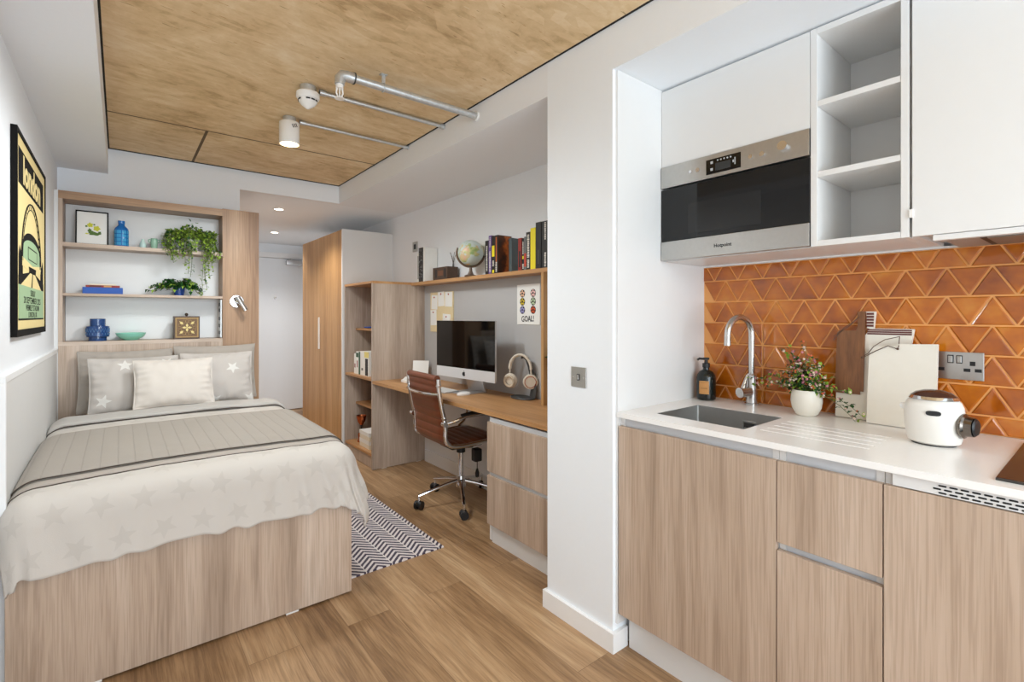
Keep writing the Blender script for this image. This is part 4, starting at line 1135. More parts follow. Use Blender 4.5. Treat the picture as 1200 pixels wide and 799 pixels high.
an = R(198); 
Mw = Matrix.Translation((cx, cy, zt)) @ Matrix.Rotation(R(190), 4, 'Z')
wn = MB(); wn.prism([(.0165*math.copysign(abs(math.cos(a))**.6, math.cos(a)), .094+.0068*math.copysign(abs(math.sin(a))**.8, math.sin(a))) for a in [2*PI*i/28 for i in range(28)]], 'X', .050, .0640, BLACK, M=Mw); wn.build('display_window', body, label='black oval window')
kn = MB(); Mk = Matrix.Translation((cx, cy, zt+.062)) @ Matrix.Rotation(R(-100), 4, 'Z') @ Matrix.Rotation(PI/2, 4, 'Y')
kn.lathe([(0, .060), (.030, .060), (.034, .066), (.034, .070), (.028, .074), (.026, .090), (0, .092)], mat('knob_chrome_dark', (120, 112, 104), .18, 1), M=Mk, seg=28); kn.lathe([(0, .0921), (.024, .0921), (.020, .096), (0, .097)], BLACK, M=Mk, seg=24); kn.build('dial', body, label='chrome and black dial')
MB().box(-.008, .008, .058, .078, .090, .108, WHITEP, .006, M=Matrix.Translation((cx, cy, zt))).build('handle', body)

# ------------------------------------------------------------------ light switch on the column
ls = thing('light_switch', 'square steel light switch on the white column', 'switch', (1.457, 1.39, .98))
box('faceplate', 1.4545, 1.4578, 1.349, 1.431, .980, 1.062, STEEL, ls, .001)
rk = MB(); rk.box(1.4515, 1.4544, 1.383, 1.397, 1.008, 1.034, BLACK, .0006); rk.box(1.4500, 1.4514, 1.386, 1.394, 1.011, 1.031, STEEL, .0006); rk.build('rocker', ls)
for y in (1.362, 1.418): MB().cyl((1.4544, y, 1.021), (1.4538, y, 1.021), .003, CHROME, 12).build('screw', ls)

# ------------------------------------------------------------------ ceiling fittings
cl = thing('ceiling_spotlight', 'white cylindrical ceiling light glowing under the board ceiling', 'ceiling light', (.735, 2.885, ZS))
lx, ly = .735, 2.905
MB().lathe([(0, -.001), (.034, -.001), (.034, -.030), (0, -.030)], GALV, (lx, ly, ZS), 28).build('mount', cl)
sh_ = MB(); sh_.lathe([(0, -.0305), (.051, -.0305), (.0525, -.033), (.0525, -.150), (.0475, -.150), (.0475, -.136), (0, -.136)], WHITEP, (lx, ly, ZS), 40)
shd = sh_.build('shade', cl, label='white cylinder shade')
sl = MB()
for i in range(3):
    a = R(-62-i*11); Msl = Matrix.Translation((lx, ly, ZS-.052-i*.004)) @ Matrix.Rotation(a, 4, 'Z') @ Matrix.Rotation(R(28), 4, 'X')
    sl.box(.0515, .0533, -.0025, .0025, -.010, .010, BLACK, M=Msl)
sl.build('vent_slots', shd, kind='stuff')
MB().lathe([(0, -.1475), (.047, -.1465), (.047, -.137), (0, -.137)], mat('warm_lamp_diffuser', (255, 206, 140), .5, emit=18), (lx, ly, ZS), 36).build('bulb', cl, label='warm glowing diffuser')

sd = thing('smoke_detector', 'white smoke detector with dark vents under the board ceiling', 'smoke detector', (.715, 2.465, ZS))
qx, qy = .705, 2.455
MB().lathe([(0, -.001), (.036, -.001), (.036, -.030), (0, -.030)], GALV, (qx, qy, ZS), 28).build('mount', sd)
MB().lathe([(0, -.0305), (.046, -.0305), (.052, -.036), (.053, -.056), (.048, -.064), (.043, -.066), (.041, -.078), (.030, -.092), (.014, -.104), (.009, -.108), (0, -.109)], WHITEP, (qx, qy, ZS), 40).build('housing', sd)
vt = MB()
for i in range(12):
    if i % 4 == 3: continue
    a0 = 2*PI*i/12+.05; a1 = a0+2*PI/12-.10
    vt.sheet(lambda s, t: (qx+(.0425+.0008)*math.cos(a0+(a1-a0)*s), qy+(.0425+.0008)*math.sin(a0+(a1-a0)*s), ZS-.0685-.007*t), 5, 1, BLACK, .001)
vt.build('vents', sd, kind='stuff')

def conduit(y, x0, r, label):
    b = MB(); b.cyl((x0, y, ZS-.014), (XC-.0008, y, ZS-.014), r, GALV, 14)
    b.cyl((XC-.022, y, ZS-.014), (XC-.001, y, ZS-.014), r+.004, GALV, 14); b.cyl((x0, y, ZS-.014), (x0+.03, y, ZS-.014), r+.004, GALV, 14)
    return b.build('conduit_pipe', label=label, cat='pipe', group='galvanised conduits on the ceiling')
conduit(ly, lx+.0535, .0085, 'thin galvanised conduit leading from the ceiling spotlight to the bulkhead')
conduit(qy, qx+.0535, .0105, 'galvanised conduit leading from the smoke detector to the bulkhead')
spk = thing('sprinkler_pipe', 'thick galvanised sprinkler pipe hung across the board ceiling', 'pipe', (1.1, 2.13, ZS))
PY, PZ = 2.12, 2.313
pb_ = MB(); pb_.cyl((.775, PY, PZ), (XC-.0008, PY, PZ), .0175, GALV, 20); pb_.cyl((XC-.012, PY, PZ), (XC-.0008, PY, PZ), .024, WHITEP, 20); pb_.build('pipe', spk)
eb = MB(); eb.tube([(.80, PY, PZ), (.772, PY, PZ), (.752, PY, PZ-.004), (.742, PY, PZ-.016), (.740, PY, PZ-.045)], [.0235, .0235, .0235, .0225, .021], GALV, 18); eb.cyl((.80, PY, PZ), (.806, PY, PZ), .0255, DKGREY, 18); eb.build('elbow', spk)
sh2 = MB(); sh2.cyl((.740, PY, PZ-.045), (.740, PY, PZ-.062), .016, WHITEP, 18); sh2.cyl((.740, PY, PZ-.104), (.740, PY, PZ-.106), .021, WHITEP, 22)
for q in (-1, 1): sh2.tube([(.740+q*.012, PY, PZ-.060), (.740+q*.014, PY, PZ-.082), (.740+q*.005, PY, PZ-.104)], .0035, WHITEP, 8)
sh2.cyl((.740, PY, PZ-.060), (.740, PY, PZ-.103), .003, WHITEP, 8); sh2.build('sprinkler_head', spk, label='white sprinkler head')
hk = MB(); hk.box(.932, .948, PY-.003, PY+.003, PZ+.012, ZS-.0005, GALV); hk.tube([(.940, PY+.0195*math.cos(a), PZ+.0195*math.sin(a)) for a in [2*PI*i/20 for i in range(20)]], .003, GALV, 6, closed=True); hk.box(.925, .956, PY-.012, PY+.012, ZS-.004, ZS-.0004, GALV); hk.build('hanger', spk)
G_S = 'recessed downlights in the entrance ceiling'
for x, y, t in ((1.11, 4.74, 'round recessed downlight in the entrance ceiling, nearer the bed'), (1.381, 6.09, 'round recessed downlight in the entrance ceiling, nearer the door')):
    dl = thing('downlight', t, 'ceiling light', (x, y, ZE), G_S)
    MB().lathe([(.036, -.0005), (.048, -.0005), (.047, -.005), (.037, -.006), (.036, -.0005)], WHITEP, (x, y, ZE), 28, cap=False).build('trim_ring', dl)
    MB().lathe([(0, -.0005), (.0355, -.0005), (.0355, -.0035), (0, -.0035)], mat('downlight_glow', (255, 240, 216), .5, emit=12), (x, y, ZE), 24).build('lens', dl, label='glowing lens')
    lamp('downlight_light', 'SPOT', (x, y, ZE-.012), 40, (1, .96, .92), .035, (0, 0, 0), angle=R(130))

# ------------------------------------------------------------------ poster
po = thing('framed_poster', 'black framed london stadium poster on the left wall', 'poster', (XL, 2.8, 1.2))
pX, py0, py1, pz0, pz1 = -.2915, 2.505, 3.375, 1.192, 1.962
BLK = mat('poster_black', (17, 15, 14), .75, spec=.15); YEL = mat('poster_cream', (236, 214, 150), .6); GRN = mat('poster_green', (160, 188, 146), .6)
fr = MB(); t_ = .016
for a in ((py0, py0+t_, pz0, pz1), (py1-t_, py1, pz0, pz1), (py0+t_, py1-t_, pz0, pz0+.026), (py0+t_, py1-t_, pz1-t_, pz1)): fr.box(XL+.0006, pX, *a, BLK)
fr.build('frame', po)
ps = MB(); qx = pX-.004
def PP(pts, m, k): ps.prism([(py0+(py1-py0)*a, pz1-(pz1-pz0)*b) for a, b in pts], 'X', qx-.004, qx+.0002*k, m)
def W(a, b): return (py0+(py1-py0)*a, pz1-(pz1-pz0)*b)
PP([(.015, .015), (.985, .015), (.985, .97), (.015, .97)], YEL, 1)
PP([(.065, .075), (.92, .075), (.92, .252), (.065, .252)], BLK, 2)
# stadium: arch, tiered bowl, trees and approach path
ps.tube([(qx+.0006, *W(.14+.66*(1-math.cos(a))/2, .62-.33*math.sin(a))) for a in [PI*i/40 for i in range(41)]], .0032, BLK, 6)
ps.tube([(qx+.0006, *W(.18+.58*(1-math.cos(a))/2, .62-.30*math.sin(a))) for a in [PI*i/40 for i in range(41)]], .0016, BLK, 6)
for i in range(2, 39, 2):
    a = PI*i/40; ps.tube([(qx+.0006, *W(.14+.66*(1-math.cos(a))/2, .62-.33*math.sin(a))), (qx+.0006, *W(.18+.58*(1-math.cos(a+.06))/2, .62-.30*math.sin(a+.06)))], .0010, BLK, 4)
PP([(.07, .70), (.07, .60), (.10, .55), (.14, .58), (.19, .63), (.19, .70)], BLK, 2); PP([(.92, .70), (.92, .60), (.89, .56), (.85, .60), (.80, .64), (.80, .70)], BLK, 2)
PP([(.17, .64)]+[(.17+.63*(1-math.cos(a))/2, .55-.10*math.sin(a)) for a in [PI*i/20 for i in range(21)]]+[(.80, .64)], BLK, 3)
PP([(.19, .63)]+[(.19+.59*(1-math.cos(a))/2, .555-.065*math.sin(a)) for a in [PI*i/20 for i in range(21)]]+[(.78, .63)], GRN, 4)
PP([(.34, .53), (.66, .53), (.66, .60), (.34, .60)], BLK, 5); PP([(.355, .537), (.645, .537), (.645, .595), (.355, .595)], GRN, 6)
PP([(.17, .60), (.50, .625), (.80, .60), (.80, .645), (.50, .668), (.17, .645)], YEL, 5); PP([(.36, .635), (.62, .635), (.60, .67), (.38, .67)], BLK, 6)
PP([(.065, .745), (.065, .70), (.39, .665), (.60, .665), (.92, .70), (.92, .745)], BLK, 7); PP([(.12, .745), (.405, .668), (.475, .668), (.44, .745)], YEL, 8); PP([(.48, .745), (.505, .668), (.575, .668), (.82, .745)], YEL, 8)
PP([(.065, .745), (.92, .745), (.92, .912), (.065, .912)], GRN, 9); PP([(.065, .912), (.92, .912), (.92, .92), (.065, .92)], BLK, 9)
ps.text('london', .148, frame((qx+.0008, *W(.4925, .168)), (0, 1, 0), (0, 0, 1)), YEL, .0002, .006, 1.25)
for tx_, z_, sz, sq in (('SUNDAY', .778, .037, 1.0), ('28 SEPTEMBER 2025', .818, .037, 1.62), ('WEMBLEY STADIUM', .857, .035, 1.28), ('LONDON, UK', .894, .033, 1.25)):
    ps.text(tx_, sz, frame((qx+.0020, *W(.4925, z_)), (0, 1, 0), (0, 0, 1)), BLK, .0001, .0004, sq)
ps.build('print', po, label='printed stadium poster sheet')

# ------------------------------------------------------------------ things on the shelves behind the bed
Z1, Z2, Z3 = 1.7165, 1.4085, 1.1115
pf = thing('picture_frame', 'black framed yellow flower picture on the top bed shelf', 'picture', (-.14, 4.07, Z1))
Mp = Matrix.Translation((-.139, 4.075, Z1)) @ Matrix.Rotation(R(-7), 4, 'X')
f_ = MB()
for a in ((-.080, -.073, 0, .218), (.073, .080, 0, .218), (-.073, .073, 0, .007), (-.073, .073, .211, .218)): f_.box(a[0], a[1], -.008, .008, a[2], a[3], BLK, .0006, M=Mp)
f_.build('frame', pf)
MB().box(-.0729, .0729, -.002, .004, .0071, .2109, PAPER, M=Mp).build('mount', pf)
fw = MB(); FY = mat('flower_yellow', (206, 204, 60), .7); FG = mat('flower_leaf', (84, 112, 46), .7)
def blob(cx, cz, r, m, k, sx=1): fw.prism([(cx+r*sx*(1+.18*math.sin(5*a+cx*90))*math.cos(a), cz+r*(1+.18*math.sin(5*a+cx*90))*math.sin(a)) for a in [2*PI*i/24 for i in range(24)]], 'Y', -.0024-.0002*k, -.002, m, M=Mp)
blob(-.010, .128, .014, FY, 1); blob(.022, .108, .016, FY, 2); blob(-.028, .119, .006, FG, 1); blob(.010, .132, .005, FG, 1); blob(.036, .082, .008, FG, 1); blob(-.012, .090, .015, FG, 3, .6); blob(.012, .072, .009, FG, 1, 3.2); blob(.0, .08, .01, FG, 2, 1.5); blob(-.025, .072, .004, FY, 1, 2.2)
fw.build('flower_drawing', pf)

BLUEG = mat('blue_glass', (26, 104, 178), .12, speck=.05, coat=.3); CYANG = mat('light_blue_facet', (62, 156, 206), .15)
bb_ = thing('bottle', 'blue glass bottle with square facets on the top bed shelf', 'bottle', (.006, 4.07, Z1))
b = MB(); b.lathe([(0, 0), (.034, 0), (.0375, .004), (.0375, .108), (.034, .120), (.019, .136), (.0165, .146), (.0185, .150), (.0185, .168), (.014, .168), (.013, .15), (0, .148)], BLUEG, (.006, 4.07, Z1), 32); b.build('body', bb_)
fc = MB()
for r_ in range(4):
    for k in range(8):
        a0 = 2*PI*k/8+.06; a1 = a0+2*PI/8-.12; z0 = .009+r_*.025
        fc.sheet(lambda s, t: (.006+.0381*math.cos(a0+(a1-a0)*s), 4.07+.0381*math.sin(a0+(a1-a0)*s), Z1+z0+.020*t), 4, 1, CYANG)
fc.build('facets', bb_, kind='stuff')
MB().lathe([(0, 0), (.016, 0), (.019, .012), (.018, .030), (.010, .048), (.0075, .056), (.009, .062), (.006, .062), (0, .055)], mat('pale_aqua_ceramic', (196, 222, 216), .3), (.117, 4.075, Z1), 24).build('bud_vase', label='tiny pale aqua bud vase on the top bed shelf', cat='vase')
gv = thing('glass_vase', 'small sage green glass vase with ear handles on the top bed shelf', 'vase', (.178, 4.08, Z1))
SAGE = mat('sage_glass', (150, 188, 164), .15)
MB().lathe([(0, 0), (.020, 0), (.018, .010), (.021, .040), (.020, .060), (.017, .068), (.019, .072), (.014, .072), (0, .062)], SAGE, (.178, 4.08, Z1), 20).build('body', gv)
for q in (-1, 1): MB().tube([(.178+q*.018, 4.08, Z1+.066), (.178+q*.030, 4.08, Z1+.062), (.178+q*.030, 4.08, Z1+.050), (.178+q*.021, 4.08, Z1+.044)], .0035, SAGE, 8).build('handle', gv)

def trailing():
    t = thing('trailing_plant', 'bright green trailing plant spilling over the top bed shelf', 'plant', (.39, 4.06, Z1))
    MB().lathe([(0, 0), (.045, 0), (.056, .075), (.058, .085), (.050, .085), (.048, .07), (0, .068)], mat('white_planter', (226, 222, 214), .4), (.39, 4.08, Z1), 28).build('pot', t)
    r = random.Random(5); lv = MB(); st = MB()
    strands = []
    for i in range(46):
        a = r.uniform(PI*.95, 2.05*PI); strands.append((a, r.uniform(.05, .12), r.uniform(.05, .16)))
    strands += [(R(250), .06, .23), (R(262), .06, .25), (R(240), .075, .18), (R(300), .11, .30), (R(305), .105, .33), (R(312), .11, .26), (R(296), .10, .37), (R(322), .11, .20), (R(318), .12, .15), (R(205), .10, .14), (R(212), .11, .16), (R(222), .10, .13)]
    for a, reach, drop in strands:
        p0 = Vector((.39+.03*math.cos(a), 4.08+.03*math.sin(a), Z1+.075)); dirv = Vector((math.cos(a)*1.05, math.sin(a)*1.0, 0)); pts = []
        n = 9
        for i in range(n):
            u_ = i/(n-1); h = min(1, u_*2.2)
            z = .055*math.sin(min(1, u_*2.6)*PI*.55)*(1.2 if drop < .16 else 1)-(max(0, u_-.30)/.70)**1.25*(drop+.06)
            pts.append(p0+dirv*(reach*math.sin(h*PI/2)+.008*math.sin(u_*7+a))+Vector((.006*math.sin(u_*9+a*3), min(0, .0), z)))
        for p in pts: p.y = min(p.y, 4.150)
        for p in pts:
            if p.z < Z1+.01: p.y = min(p.y, 3.985)
        st.tube(pts, .0014, STEM, 5)
        m_ = int(10+drop*75)
        for i in range(m_):
            u_ = .12+.88*i/(m_-1); k = min(n-2, int(u_*(n-1))); p = pts[k].lerp(pts[k+1], u_*(n-1)-k)
            d = Vector((r.uniform(-1, 1), r.uniform(-1, .35), r.uniform(-.8, .7)))
            leaf(lv, p, d, r.uniform(.018, .030), r.uniform(.013, .019), GREEN1 if r.random() < .8 else GREEN2, droop=.2)
    for i in range(420):
        a = r.uniform(0, 2*PI); rr_ = .075*math.sqrt(r.random()); p = Vector((.39+rr_*math.cos(a)*1.35, min(4.15, 4.07+rr_*math.sin(a)), Z1+.060+.105*(1-(rr_/.075)**2)*r.random()+.045*r.random()+.012*math.sin(a*3)))
        d = Vector((r.uniform(-1, 1), r.uniform(-1, .5), r.uniform(-.2, 1)))
        leaf(lv, p, d, r.uniform(.020, .032), r.uniform(.014, .020), GREEN1 if r.random() < .78 else GREEN2, droop=.2)
    st.build('stems', t, kind='stuff'); lv.build('leaves', t, kind='stuff')
trailing()

bk_b = thing('storage_box', 'flat royal blue box lying on the middle bed shelf', 'box', (-.085, 4.08, Z2))
MB().box(-.183, .013, 4.015, 4.15, Z2, Z2+.040, mat('royal_blue_card', (34, 84, 168), .55), .0015).build('box_body', bk_b)
def book(name, label, x0, x1, y0, y1, z0, z1, cover, spine='X-', group=None, marks=(), rot=None, pages=PAPER, extra=None):
    """a closed book: page block inside, boards and spine outside, blocks of print on the spine"""
    t = thing(name, label, 'book', ((x0+x1)/2, (y0+y1)/2, z0), group)
    b = MB(); c_ = .0016
    if spine == 'X-':                       # standing, spine towards -X
        b.box(x0, x0+c_, y0, y1, z0, z1, cover, .0006); b.box(x0+c_, x1, y0, y0+c_, z0, z1, cover); b.box(x0+c_, x1, y1-c_, y1, z0, z1, cover)
        pg = (x0+c_+.0004, x1-.003, y0+c_+.0003, y1-c_-.0003, z0+.003, z1-.003)
        for a0, a1, wy, m in marks:
            yc = (y0+y1)/2; zz = z1-z0
            if m is TXT:                    # worn lettering: a run of small blocks
                rr_ = random.Random(len(label)+int(a0*100)); q_ = a0
                while q_ < a1-.01:
                    st_ = rr_.uniform(.016, .040); 
                    b.box(x0-.0005, x0-.00005, yc-(y1-y0)*wy/2*rr_.uniform(.7, 1), yc+(y1-y0)*wy/2*rr_.uniform(.7, 1), z0+zz*q_, z0+zz*min(a1, q_+st_), m); q_ += st_+rr_.uniform(.006, .014)
            else: b.box(x0-.0005, x0-.00005, yc-(y1-y0)*wy/2, yc+(y1-y0)*wy/2, z0+zz*a0, z0+zz*a1, m)
    else:                                   # lying, spine towards -Y
        b.box(x0, x1, y0, y0+c_, z0, z1, cover, .0006); b.box(x0, x1, y0+c_, y1, z0, z0+c_, cover); b.box(x0, x1, y0+c_, y1, z1-c_, z1, cover)
        pg = (x0+.003, x1-.003, y0+c_+.0004, y1-.003, z0+c_+.0003, z1-c_-.0003)
        for a0, a1, wz, m in marks:
            zc = (z0+z1)/2; xx = x1-x0
            b.box(x0+xx*a0, x0+xx*a1, y0-.0005, y0-.00005, zc-(z1-z0)*wz/2, zc+(z1-z0)*wz/2, m)
    if extra: extra(b)
    b.build('cover', t); MB().box(*pg, pages).build('pages', t)
    return t
RED = mat('dark_red_cover', (150, 44, 34), .5); CRM = mat('cream_cover', (228, 218, 196), .6); YB = mat('yellow_cover', (238, 218, 30), .5); PUR = mat('purple_cover', (110, 84, 140), .5)
BKC = mat('black_cover', (28, 25, 25), .45); GYC = mat('grey_cover', (110, 110, 108), .5); ORC = mat('orange_art', (196, 104, 40), .5); DBR = mat('brown_art', (74, 44, 26), .5); TEAL = mat('teal_grey_art', (84, 96, 98), .5); GRNC = mat('green_cover', (40, 84, 58), .5); WHC = mat('white_cover', (234, 232, 226), .5); TXT = mat('spine_lettering', (222, 216, 206), .6)
book('book', 'thin red and cream book on top of the flat blue box', -.168, -.002, 4.025, 4.14, Z2+.0405, Z2+.0535, RED, 'Y-', marks=((.52, .75, .8, mat('tan_spine', (206, 150, 90), .6)), (.1, .45, .5, DBR)))
book('book', 'pale thin book lying uppermost above the blue box', -.150, -.020, 4.03, 4.13, Z2+.054, Z2+.0625, CRM, 'Y-')

def pot_plant():
    t = thing('potted_plant', 'dark green leafy plant in a blue pot on the middle bed shelf', 'plant', (.317, 4.06, Z2))
    BP = mat('cobalt_pot', (30, 72, 150), .25, coat=.3)
    MB().lathe([(0, 0), (.028, 0), (.033, .03), (.036, .068), (.032, .068), (.030, .055), (0, .052)], BP, (.317, 4.075, Z2), 28).build('pot', t)
    r = random.Random(9); lv = MB(); st = MB()
    dirs = [(R(180+i*13.5+r.uniform(-5, 5)), r.uniform(.07, .135), r.uniform(-.02, .06)) for i in range(14)]+[(R(182), .15, .0), (R(188), .13, -.02), (R(176), .12, .02), (R(355), .105, -.01), (R(2), .10, -.03), (R(345), .10, .0)]+[(r.uniform(0, 2*PI), r.uniform(.03, .06), r.uniform(.06, .10)) for _ in range(8)]
    for a, L_, hz in dirs:
        b0 = Vector((.317+.012*math.cos(a), 4.075+.012*math.sin(a), Z2+.060)); d = Vector((math.cos(a), math.sin(a)*.75, 0))
        n = 7; pts = [b0+d*L_*u_+Vector((0, 0, (.075+hz*.5)*math.sin(u_*PI*.55)*.55-(.060-hz*.55)*u_*u_)) for u_ in [i/(n-1) for i in range(n)]]
        for p in pts: p.y = min(p.y, 4.155); p.z = max(p.z, Z2+.012)
        st.tube(pts, .0016, STEM, 5)
        for i in range(9):
            u_ = .2+.8*i/8; k = min(n-2, int(u_*(n-1))); p = pts[k].lerp(pts[k+1], u_*(n-1)-k)
            sd_ = Vector((-d.y, d.x, 0))*(1 if i % 2 else -1)
            leaf(lv, p, d*.7+sd_*.8+Vector((0, 0, r.uniform(-.5, .25))), r.uniform(.034, .052), .026, GREEN2 if r.random() < .8 else GREEN1, droop=.35)
    st.build('stems', t, kind='stuff'); lv.build('leaves', t, kind='stuff')
pot_plant()

dbv = thing('blue_vase', 'dark blue tiered ceramic vase on the lowest bed shelf', 'vase', (-.112, 4.06, Z3))
NAVY = mat('navy_glaze', (28, 66, 120), .2, speck=.25, scale=60, coat=.4)
MB().lathe([(0, 0), (.045, 0), (.0455, .002), (.0455, .024), (.056, .026), (.0585, .029), (.0585, .090), (.0565, .093), (.040, .096), (.0395, .099), (.0395, .138), (.038, .140), (.033, .140), (.033, .09), (0, .03)], NAVY, (-.112, 4.075, Z3), 40).build('body', dbv)
rb = MB(); LBL = mat('blue_relief', (72, 120, 166), .25)
for k in range(22):
    a = 2*PI*k/22
    p = lambda r_, aa, z: (-.112+r_*math.cos(aa), 4.075+r_*math.sin(aa), Z3+z)
    rb.tube([p(.0588, a-.14, .055), p(.0588, a, .080), p(.0588, a+.14, .055)], .0014, LBL, 5); rb.cyl(p(.0588, a, .038), p(.0588, a, .050), .0013, LBL, 5)
rb.build('relief_pattern', dbv, kind='stuff')
MB().lathe([(0, .004), (.034, .0), (.038, .0005), (.040, .005), (.060, .015), (.074, .030), (.081, .047), (.078, .0475), (.068, .030), (.04, .014), (0, .011)], mat('mint_ceramic', (150, 220, 198), .3, speck=.03), (.054, 4.08, Z3), 40).build('bowl', label='shallow mint green bowl on the lowest bed shelf', cat='bowl')
ob = thing('ornate_box', 'square gilt patterned brown box with a ball knob on the lowest bed shelf', 'box', (.358, 4.08, Z3))
BRN = mat('dark_box_wood', (72, 48, 30), .45, speck=.2); GLD = mat('dull_gold', (156, 124, 74), .45, .3, speck=.25, scale=120); GL2 = mat('bright_gold', (206, 182, 116), .4, .3)
MB().box(.284, .433, 4.03, 4.11, Z3, Z3+.156, BRN, .002).build('box_body', ob)
od = MB(); cx_, cz_ = .3585, Z3+.078; od.box(.292, .425, 4.0285, 4.0298, Z3+.010, Z3+.146, GLD); od.box(.300, .417, 4.0275, 4.0286, Z3+.018, Z3+.138, mat('box_field', (112, 82, 50), .5, speck=.35, scale=150))
for k in range(8):
    a = PI*k/4+(PI/8 if False else 0); L_ = .062 if k % 2 else .030
    q0 = .020 if k % 2 else .0
    c0, c1 = (cx_+math.cos(a)*q0*1.4, cz_+math.sin(a)*q0*1.4), (cx_+math.cos(a)*L_, cz_+math.sin(a)*L_); m0 = ((c0[0]+c1[0])/2, (c0[1]+c1[1])/2); w_ = .0075
    od.prism([c0, (m0[0]-math.sin(a)*w_, m0[1]+math.cos(a)*w_), c1, (m0[0]+math.sin(a)*w_, m0[1]-math.cos(a)*w_)], 'Y', 4.0265, 4.0274, GL2)
for k in range(16):
    a = 2*PI*k/16; od.tube([(cx_+.044*math.cos(a)+.010*math.cos(t), 4.0272, cz_+.044*math.sin(a)+.010*math.sin(t)) for t in [2*PI*i/10 for i in range(10)]], .0014, GLD, 5, closed=True)
od.build('gilt_pattern', ob, label='gilt flower pattern'); MB().ball((.358, 4.06, Z3+.1675), .0105, mat('dark_bronze', (64, 52, 44), .35, .6), 16).cyl((.358, 4.06, Z3+.156), (.358, 4.06, Z3+.160), .006, BRN, 12).build('knob', ob)

# ------------------------------------------------------------------ things on the wall shelf above the desk
ZT = 1.5565; XS = 1.973; XB = 2.094
GB = 'books on the shelf above the desk'
def mk(*a): return a
book('book', 'thin white-spined book at the far left end of the desk shelf', XS+.004, XB, 3.738, 3.772, ZT, ZT+.245, WHC, marks=((.1, .9, .4, GYC),), group=GB)
def marble(b):
    r = random.Random(4)
    for i in range(26):
        y = r.uniform(3.672, 3.722); z = ZT+r.uniform(.01, .27); b.box(XS-.0006, XS-.0001, y, y+r.uniform(.006, .016), z, z+r.uniform(.004, .02), GYC)
book('book', 'tall black and white marbled book beside the white covered book', XS, XB, 3.664, 3.737, ZT, ZT+.285, BKC, group=GB, extra=marble)
book('book', 'white covered book standing left of the small wooden box', XS+.002, XB, 3.634, 3.662, ZT, ZT+.285, WHC, group=GB)
wb = thing('wooden_box', 'small dark wooden box on the desk shelf left of the globe', 'box', (2.03, 3.39, ZT))
MB().box(1.975, 2.075, 3.279, 3.500, ZT, ZT+.098, mat('dark_box_brown', (78, 58, 44), .5, speck=.2), .002).build('box_body', wb)
wbl = MB()
for y in (3.31, 3.45): wbl.box(1.9738, 1.9748, y-.012, y+.012, ZT+.015, ZT+.083, BKC)
wbl.box(1.9738, 1.9748, 3.34, 3.42, ZT+.03, ZT+.07, mat('box_inlay', (116, 74, 50), .5)); wbl.build('straps', wb)
dv_ = thing('reed_diffuser', 'slim dark bottle with thin twigs behind the small wooden box', 'diffuser', (2.085, 3.36, ZT))
MB().lathe([(0, 0), (.009, 0), (.009, .10), (.005, .12), (.005, .135), (0, .135)], DKGREY, (2.0865, 3.37, ZT), 16).build('bottle_body', dv_)
tw_ = MB()
for a, b_ in ((-.01, .03), (.0, -.02), (.008, .05), (.003, -.06)): tw_.tube([(2.0865, 3.37, ZT+.13), (2.0865+a*.6, 3.37+b_*.4, ZT+.185), (2.0865+a*.6, 3.37+b_*1.1, ZT+.225)], .0016, mat('twig', (92, 80, 64), .8) if 'twig' not in bpy.data.materials else bpy.data.materials['twig'], 5)
tw_.build('twigs', dv_, kind='stuff')
gb = thing('desk_globe', 'pale desk globe in a curved brown stand on the shelf', 'globe', (2.0, 2.985, ZT))
gm = bpy.data.materials.new('globe_map'); gm.use_nodes = True; g = N(gm)
nz = g.noise(g.coord(), 11, 5, .6); n2 = g.noise(g.coord(), 20, 2)
land = g.ramp(n2, [(.35, lin((150, 176, 104))), (.5, lin((206, 200, 140))), (.65, lin((222, 184, 150)))])
g.base(g.mix(g.ramp(nz, [(.49, (0, 0, 0, 1)), (.51, (1, 1, 1, 1))]), lin((202, 214, 208)), land)); g.b.inputs['Roughness'].default_value = .35
gc = (1.997, 2.985, ZT+.172); 
sph = MB().ball(gc, .094, gm, 40).build('sphere', gb, label='map-printed sphere')
ms = MB(); BRS = mat('stand_brown', (112, 92, 78), .4, .3)
gd = Vector((.78, -.62, 0)).normalized(); gd = Vector((-.70, .60, 0)).normalized()
ms.tube([Vector(gc)+gd*(.1015*math.cos(a))+Vector((0, 0, .1015*math.sin(a))) for a in [R(22)-R(190)*i/30 for i in range(31)]], .0062, BRS, 8, flat=1.5)
ms.lathe([(0, 0), (.045, 0), (.047, .006), (.022, .016), (.012, .040), (.010, .066), (0, .067)], BRS, (gc[0], gc[1], ZT), 24); ms.build('stand', gb)
fr_ = Vector(gc)+gd*.1005
ART = bpy.data.materials.new('cover_art'); ART.use_nodes = True; g = N(ART)
pz_ = g.sep(g.coord()); nzz = g.noise(g.map(g.coord(), (1, 1, .8)), 16, 4, .6)
f_ = g.m('ADD', g.m('MULTIPLY', pz_[0], 5.0), g.m('MULTIPLY', nzz, 1.0))
g.base(g.ramp(f_, [(.28, lin((58, 36, 22))), (.46, lin((96, 50, 22))), (.62, lin((204, 108, 40))), (.70, lin((190, 96, 36))), (.80, lin((70, 70, 66)))]))
